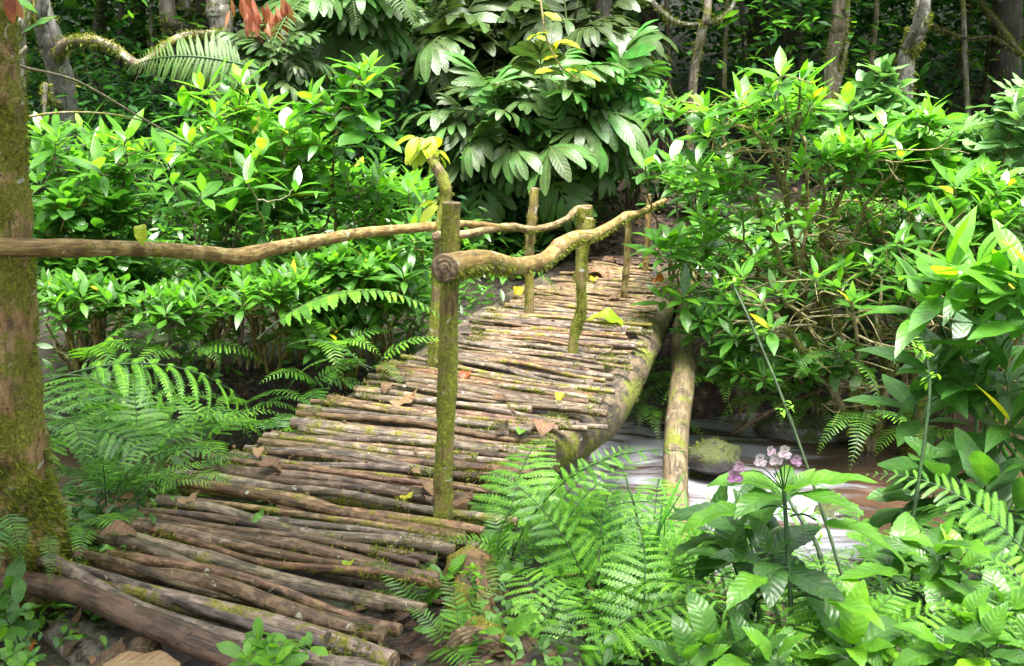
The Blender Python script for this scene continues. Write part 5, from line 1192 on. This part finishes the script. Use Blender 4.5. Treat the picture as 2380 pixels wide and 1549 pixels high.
for q, (xb, xt, Y, rr_, mm, lab) in enumerate((
    (1680, 1690, 13.5, .035, 'grey_trunk', 'pole-thin pale stem just right of the thin grey sapling trunk'), (1745, 1720, 14.5, .045, 'dark_trunk', 'thin dark stem at the left side of the broad dark trunk'),
    (2015, 2040, 13.5, .04, 'grey_trunk', 'thin mossy stem between the twin trunk and the crooked trunk'), (2250, 2235, 13.8, .04, 'grey_trunk', 'thin pale stem above the brown slope'),
    (2290, 2310, 15.5, .06, 'dark_trunk', 'thin dark stem left of the shaded trunk at the upper right edge'), (1560, 1548, 13.0, .035, 'dark_trunk', 'thin dark stem under the mossy liana'),
    (360, 352, 12.2, .035, 'grey_trunk', 'thin pale stem under the mossy wavy branch'), (270, 285, 12.8, .04, 'dark_trunk', 'thin dark stem between the white trunk and the wavy branch dip'),
    (560, 575, 12.5, .05, 'dark_trunk', 'dark stem behind the red young leaves'), (760, 745, 12.0, .045, 'dark_trunk', 'dark stem between the red-leaved sapling and the hanging tree fern'))):
    tree(lab, tp(xb, xt, Y), [rr_, rr_ * .92, rr_ * .85], mm, 640 + q, 250, crown=.8, sides=9)

# ---------------------------------------------------------------- background bushes one can tell apart
BB = 'dark bushes in the forest shade'
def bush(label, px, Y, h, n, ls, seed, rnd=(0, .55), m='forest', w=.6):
    b = gp(px, Y); r = RNG(seed); o = thing('forest_bush', label, 'bush', tuple(b), BB)
    st = MB(); lf = MB(); P, D, U, S, R_ = [], [], [], [], []
    for k in range(9):
        az = r.random() * 6.28; rad = w * r.random() ** .6
        e = b + A(math.cos(az) * rad, math.sin(az) * rad, h * r.uniform(.55, 1.05)); p = spath([b, b + (e - b) * A(.3, .3, .55), e], 10)
        tube(st, p, np.linspace(.014, .004, 10), 5, cap=(False, False))
        q = n // 9; t = r.uniform(.3, 1, q); c = p[(t * 9).astype(int)] + r.normal(size=(q, 3)) * A(.13, .13, .09); a2 = r.random(q) * 6.28
        P.append(c); D.append(np.stack([np.cos(a2), np.sin(a2), r.normal(size=q) * .3 - .25], -1)); U.append(np.stack([r.normal(size=q) * .35, r.normal(size=q) * .35, np.ones(q)], -1)); S.append(ls * r.uniform(.6, 1.15, q)); R_.append(r.uniform(*rnd, q))
    scatter(lf, LANCE if ls > .14 else SMALL, np.vstack(P), np.vstack(D), np.vstack(U), np.concatenate(S), np.concatenate(R_), seed=seed)
    part('branches', st, M['dark_trunk'], o); part('foliage', lf, M[m], o)
bush('dull small-leaved bush in the shade between the left shrubs and the leaf sprout', 850, 9.6, 1.3, 420, .12, 801, (.1, .6))
bush('dark bush below the olive drooping tree, behind the mossy post', 930, 9.8, 1.5, 420, .14, 802, (.1, .6))
bush('dark glossy bush at the left foot of the glossy drooping tree', 1110, 9.4, .9, 420, .15, 803, (.15, .65))
bush('bush beneath the right rail end, beside the far deck', 1300, 9.4, .8, 360, .13, 804, (.1, .6))
bush('low bush on the litter slope left of the path', 1400, 11.2, .7, 240, .13, 805, (.2, .7))
bush('small bright bush on the litter slope right of the path', 1530, 10.8, .6, 200, .12, 806, (.3, .8))
bush('dark bush left of the white-barked tree', 40, 9.8, 1.6, 420, .15, 807, (.1, .65))
bush('dark bush right of the white-barked tree under the wavy branch', 260, 10.4, 1.8, 520, .16, 808, (.1, .65))
bush('bush under the dark slanting trunk', 400, 11, 1.9, 480, .15, 809, (.1, .6))
bush('dark bush behind the sapling with red leaves', 720, 10.6, 2.0, 520, .16, 810, (.05, .55))
bush('bush in the gloom below the thin grey sapling trunk', 1640, 10.5, 1.0, 420, .14, 811, (.1, .6))
bush('bush in the gloom under the broad dark trunk', 1790, 12.5, 1.4, 480, .15, 812, (.05, .6))
bush('low dark bush at the foot of the twin mossy trunk', 1950, 10.8, .9, 360, .13, 813, (.1, .55))
bush('small dark fern-like bush on the brown slope, upper right', 2330, 10.5, .5, 200, .12, 814, (.1, .6))
bush('dark bush beside the shaded trunk at the upper right edge', 2390, 12.0, 1.1, 320, .14, 815, (.05, .5))

# ---------------------------------------------------------------- masses nobody could count
def mass(name, pts, ls, seed, m='forest', rnd=(0, .8), tpls=SMALL, tilt=.4, droop=-.15):
    r = RNG(seed); n = len(pts); az = r.random(n) * 6.28; mb = MB()
    scatter(mb, tpls, pts, np.stack([np.cos(az), np.sin(az), r.normal(size=n) * .35 + droop], -1), np.stack([r.normal(size=n) * tilt, r.normal(size=n) * tilt, np.ones(n)], -1), ls * r.uniform(.55, 1.3, n), r.uniform(*rnd, n), seed=seed)
    me = mb.mesh(name, [M[m]]); o = bpy.data.objects.new(name, me); COL.objects.link(o); return tag(o, kind='stuff')
def clumps(nc, per, box, seed, spread=(.35, .35, .22), keep=None):
    r = RNG(seed); lo, hi = np.array(box[0], float), np.array(box[1], float)
    c = lo + (hi - lo) * r.random((nc, 3)); c[:, 2] = ground(c[:, 0], c[:, 1]) + c[:, 2]
    if keep is not None: c = c[keep(c)]
    return np.repeat(c, per, 0) + r.normal(size=(len(c) * per, 3)) * A(*spread)
def clear_slope(c):
    px = c[:, 0] / c[:, 1] * F + W / 2
    path = np.abs(c[:, 0] - path_x(c[:, 1])) > 1.0 + .04 * (c[:, 1] - 9)
    slope = ~((px > 1980) & (px < 2480) & (c[:, 1] < 14.2))
    return path & slope
mass('undergrowth', np.vstack([clumps(560, 34, ((-9, 11.5, 0.1), (9, 17, 3.2)), 901, keep=clear_slope), clumps(1700, 34, ((-13, 15.0, .1), (14, 25, 4.2)), 902)]), .19, 903, rnd=(0, 1))  # brightest leaf tones put sunlit specks into the colour
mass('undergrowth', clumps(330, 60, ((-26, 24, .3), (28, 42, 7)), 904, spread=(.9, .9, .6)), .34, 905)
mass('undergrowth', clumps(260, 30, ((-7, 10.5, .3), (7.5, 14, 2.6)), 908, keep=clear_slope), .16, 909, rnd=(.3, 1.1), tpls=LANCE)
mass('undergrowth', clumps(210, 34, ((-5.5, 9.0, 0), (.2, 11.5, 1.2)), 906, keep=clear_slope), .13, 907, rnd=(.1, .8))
# low leafy cover on the far bank, both sides of the bridge
def bank(c):
    m_ = stream_mid(c[:, 0]) + 1.15
    ex = np.interp(c[:, 1], [6, 9.2], [.15, 1.0])
    return (c[:, 1] > m_) & (np.abs(c[:, 0] - ex) > .85 - .0 * c[:, 0])
mass('ground_cover', clumps(520, 26, ((-5.2, 6.5, .02), (5.5, 9.6, .62)), 911, spread=(.2, .2, .10), keep=bank), .125, 912, m='shrub', rnd=(.12, .62), tpls=LANCE)
def nearb(c):
    m_ = stream_mid(c[:, 0]) - 1.15
    return (c[:, 1] < m_) & ((c[:, 0] > .05 + .28 * (c[:, 1] - 2.9)) | (c[:, 0] < -1.25 + .33 * (c[:, 1] - 3.0)))
mass('ground_cover', clumps(620, 26, ((-3.2, 2.2, .0), (3.6, 5.0, .10)), 913, spread=(.11, .11, .035), keep=nearb), .045, 914, m='broad', rnd=(.2, .8))

mass('ground_cover', clumps(170, 24, ((-3.4, 3.5, .0), (-.6, 5.3, .15)), 915, spread=(.13, .13, .05), keep=lambda c: c[:, 0] < -1.3 + .40 * (c[:, 1] - 3.2)), .085, 916, m='broad', rnd=(.05, .5))

mass('ground_cover', clumps(70, 26, ((-2.6, 3.25, .0), (-1.15, 4.5, .30)), 917, spread=(.10, .10, .06), keep=lambda c: c[:, 0] < -1.42 + .40 * (c[:, 1] - 3.2)), .06, 918, m='broad', rnd=(.1, .6))

# leaf litter on the far slope and path
r = RNG(921); n = 5200
xy = np.stack([r.uniform(-4, 9, n), r.uniform(8.5, 17, n)], -1); lz = ground(xy[:, 0], xy[:, 1]) + .05 + .02 * r.random(n)
mb = MB(); az = r.random(n) * 6.28
scatter(mb, [leaf_tpl(.5, 4, .5, .8, .5, 1.2), leaf_tpl(.42, 4, .45, .8, -.4, -1.0)], np.stack([xy[:, 0], xy[:, 1], lz], -1), np.stack([np.cos(az), np.sin(az), r.normal(size=n) * .2], -1), np.stack([r.normal(size=n) * .3, r.normal(size=n) * .3, np.ones(n)], -1), r.uniform(.05, .13, n), r.random(n) ** 1.6)
tag(bpy.data.objects.new('leaf_litter', mb.mesh('leaf_litter', [M['dry']])), kind='stuff'); COL.objects.link(bpy.data.objects['leaf_litter'])

r = RNG(925); n = 2600
xy = np.stack([r.uniform(-2.6, 3, n), r.uniform(1.9, 5.0, n)], -1); lz = ground(xy[:, 0], xy[:, 1]) + .012 + .02 * r.random(n)
mb = MB(); az = r.random(n) * 6.28
scatter(mb, [leaf_tpl(.5, 6, .5, .8, .5, 1.2), leaf_tpl(.42, 6, .45, .8, -.4, -1.0), leaf_tpl(.05, 4, .5, .3, .2, .4)], np.stack([xy[:, 0], xy[:, 1], lz], -1), np.stack([np.cos(az), np.sin(az), r.normal(size=n) * .2], -1), np.stack([r.normal(size=n) * .3, r.normal(size=n) * .3, np.ones(n)], -1), r.uniform(.03, .09, n), r.random(n) ** 2.2)
n = 420; t = r.random(n); u = r.random(n); k = np.minimum((t * len(STICKS)).astype(int), len(STICKS) - 1)
Pd = np.array([STICKS[k[q]][0][int(u[q] * 19)] for q in range(n)]) + r.normal(size=(n, 3)) * A(.01, .02, 0); Pd[:, 2] = .004 + .006 * r.random(n); az = r.random(n) * 6.28
scatter(mb, [leaf_tpl(.45, 5, .5, .8, .5, 1.2), leaf_tpl(.10, 4, .5, .4, .2, .4), leaf_tpl(.05, 4, .5, .3, .2, .3)], Pd, np.stack([np.cos(az), np.sin(az), r.normal(size=n) * .1], -1), A(0, 0, 1) + r.normal(size=(n, 3)) * .25, r.uniform(.012, .05, n), r.random(n) ** 1.5)
tag(bpy.data.objects.new('leaf_debris', mb.mesh('leaf_debris', [M['dry']])), kind='stuff'); COL.objects.link(bpy.data.objects['leaf_debris'])

# unseen canopy of the wood, added for shade; gaps cut where light should fall
r = RNG(931); P = []
while len(P) < 1250:
    c = A(r.uniform(-20, 20), r.uniform(-14, 32), r.uniform(5.2, 9.5))
    if ((c[0] - .6) / 5.6) ** 2 + ((c[1] - 7.3) / 4.8) ** 2 > 1 or (c[0] < .2 and c[1] < 2.6):
        if .4 < c[0] < 5 and -2 < c[1] < 4: continue
        if not (c[1] > 12 and c[0] < 0 and r.random() < .75) and not (c[0] > 1 and 11 < c[1] < 17 and r.random() < .6): P.append(c)
P = np.array(P); P = np.repeat(P, 26, 0) + r.normal(size=(len(P) * 26, 3)) * A(.75, .75, .4)
mass('shade_canopy', P, .55, 932, rnd=(.1, .8))

# ================================================================ fallen leaves
DRY = [leaf_tpl(.5, 10, .5, .75, .55, 1.6, .25, five=True, seed=1), leaf_tpl(.44, 10, .46, .8, -.35, -1.4, .3, five=True, seed=2), leaf_tpl(.56, 10, .5, .7, .4, 2.2, .2, five=True, seed=3), leaf_tpl(.5, 10, .5, .8, -.22, .35, .2, five=True, seed=4)]
def fallen(label, px, py, z, size, az, m='dry', c=.5, tplk=0, name='fallen_leaf', cat='fallen leaf', tilt=.1, group=None):
    p = on(px, py, z) + A(0, 0, .012); mb = MB(); a = math.radians(az)
    d = A(math.cos(a), math.sin(a), tilt)
    scatter(mb, [DRY[tplk]], (p - d * size * .5)[None], d, A(.15 * math.sin(a), -.2, 1), size, c)
    single(name, mb, M[m], label, cat, tuple(p))
fallen('large curled reddish-brown leaf between the tree base and the first sticks', 285, 1240, .03, .14, 20, c=.45)
fallen('orange-red leaf standing in the bottom left corner', 62, 1500, -.10, .12, 70, 'orange', .4, tilt=.9)
fallen('small purple-brown leaf on the stick ends near the tree base', 188, 1295, .01, .05, 60, c=.2)
fallen('green leaf lying across two sticks on the near part of the deck', 600, 1208, .01, .07, 60, 'broad', .55, 1)
fallen('pale green pointed leaf at the right ends of the near sticks', 815, 1315, .01, .07, -25, 'yellow', .1, 1)
fallen('long grey-tan leaf on the sticks at the left of the deck', 445, 1163, .01, .10, 15, c=.95, tplk=1)
fallen('small green leaf on the sticks next to the brown curled leaf', 255, 1282, .01, .06, 40, 'broad', .6)
fallen('crumpled brown leaf at the left sticks under the ferns', 640, 1085, .01, .13, 10, c=.5, tplk=2)
fallen('tan folded leaf at the left edge of the deck, upright', 600, 1048, .02, .10, 100, c=.9, tilt=.5)
fallen('reddish brown leaf heap piece against the front post', 995, 1130, .01, .13, 110, c=.7, tilt=.4)
fallen('dark shrivelled leaf just left of the front post foot', 975, 1150, .01, .10, 30, c=.12, tplk=2)
fallen('brown leaf right of the front post foot', 1078, 1165, .01, .12, 15, c=.4, tplk=1)
fallen('tan leaf curled beside the dark shrivelled one', 960, 1100, .01, .08, 140, c=.9)
fallen('yellowish thin leaf before the front post', 950, 1158, .01, .07, 5, 'yellow', .8, 1)
fallen('crumpled brown leaf bundle at the right edge, above the ferns', 1265, 985, .01, .17, 80, c=.6, tplk=2, tilt=.5)
fallen('dark brown leaf on the right part of the deck', 1170, 1000, .01, .09, 35, c=.15, tplk=1, tilt=.4)
fallen('green fresh leaf near the crumpled bundle', 1212, 1005, .01, .10, 75, 'broad', .75)
fallen('brown and green mottled leaf standing on the deck past the middle', 1300, 918, .01, .09, 80, 'yellow', .95, tilt=.8)
fallen('flat pinkish-brown leaf on the left half of the deck', 945, 932, .01, .17, 15, c=.8, tplk=1)
fallen('shrivelled red-brown leaf in the centre of the deck', 1170, 930, .01, .12, 10, c=.35, tplk=2)
fallen('rusty leaf leaning on the right side of the front post', 1083, 868, .01, .12, 75, 'orange', .1, tilt=.7)
fallen('rusty leaf standing among the left stick ends', 900, 895, .02, .11, 80, c=.4, tilt=.8)
fallen('large pale yellow-green wavy leaf lying on the far deck', 1420, 745, .02, .30, -12, 'yellow', .12, 0)
fallen('brown dry leaf at the foot of the far right post', 1425, 692, .01, .17, 5, c=.4, tplk=1)
fallen('round yellow leaf on the far deck beside the bent post', 1380, 650, .02, .13, 90, 'yellow', .75)
fallen('rusty leaf pile piece at the far left deck end', 1400, 635, .03, .24, -30, c=.6, tplk=2)
fallen('second rusty leaf at the far left deck end', 1372, 632, .04, .22, 20, c=.75, tplk=0)
fallen('rusty leaf hanging over the far right deck corner', 1530, 655, .0, .22, -80, 'orange', .7, 1)
fallen('brown leaf on the dark far sticks', 1425, 607, .02, .2, 10, c=.3, tplk=2)
fallen('big tan leaf lying on the ground at the bottom edge', 330, 1548, -.06, .21, 8, 'dry', .95, 3, tilt=.0)
fallen('grey-brown curled leaf left of the big tan leaf', 250, 1540, -.09, .14, 50, c=.3, tplk=1)
fallen('dark brown crumpled leaf behind the big tan leaf', 350, 1515, -.09, .14, 5, c=.15, tplk=2)
fallen('brown leaf cupped in the ferns, left of the deck', 280, 1098, -.02, .11, 10, c=.6)
fallen('yellow leaf hanging by the water left of the far post', 1205, 665, .05, .16, 85, 'yellow', .9, tilt=1.2)
fallen('yellow dead leaf lying on the pool edge under the mossy branch', 1995, 1010, -.78, .2, 20, 'yellow', .95)
fallen('yellow leaf stuck on the left rail', 328, 553, 1.02, .09, -80, 'yellow', .3, tilt=-.6)
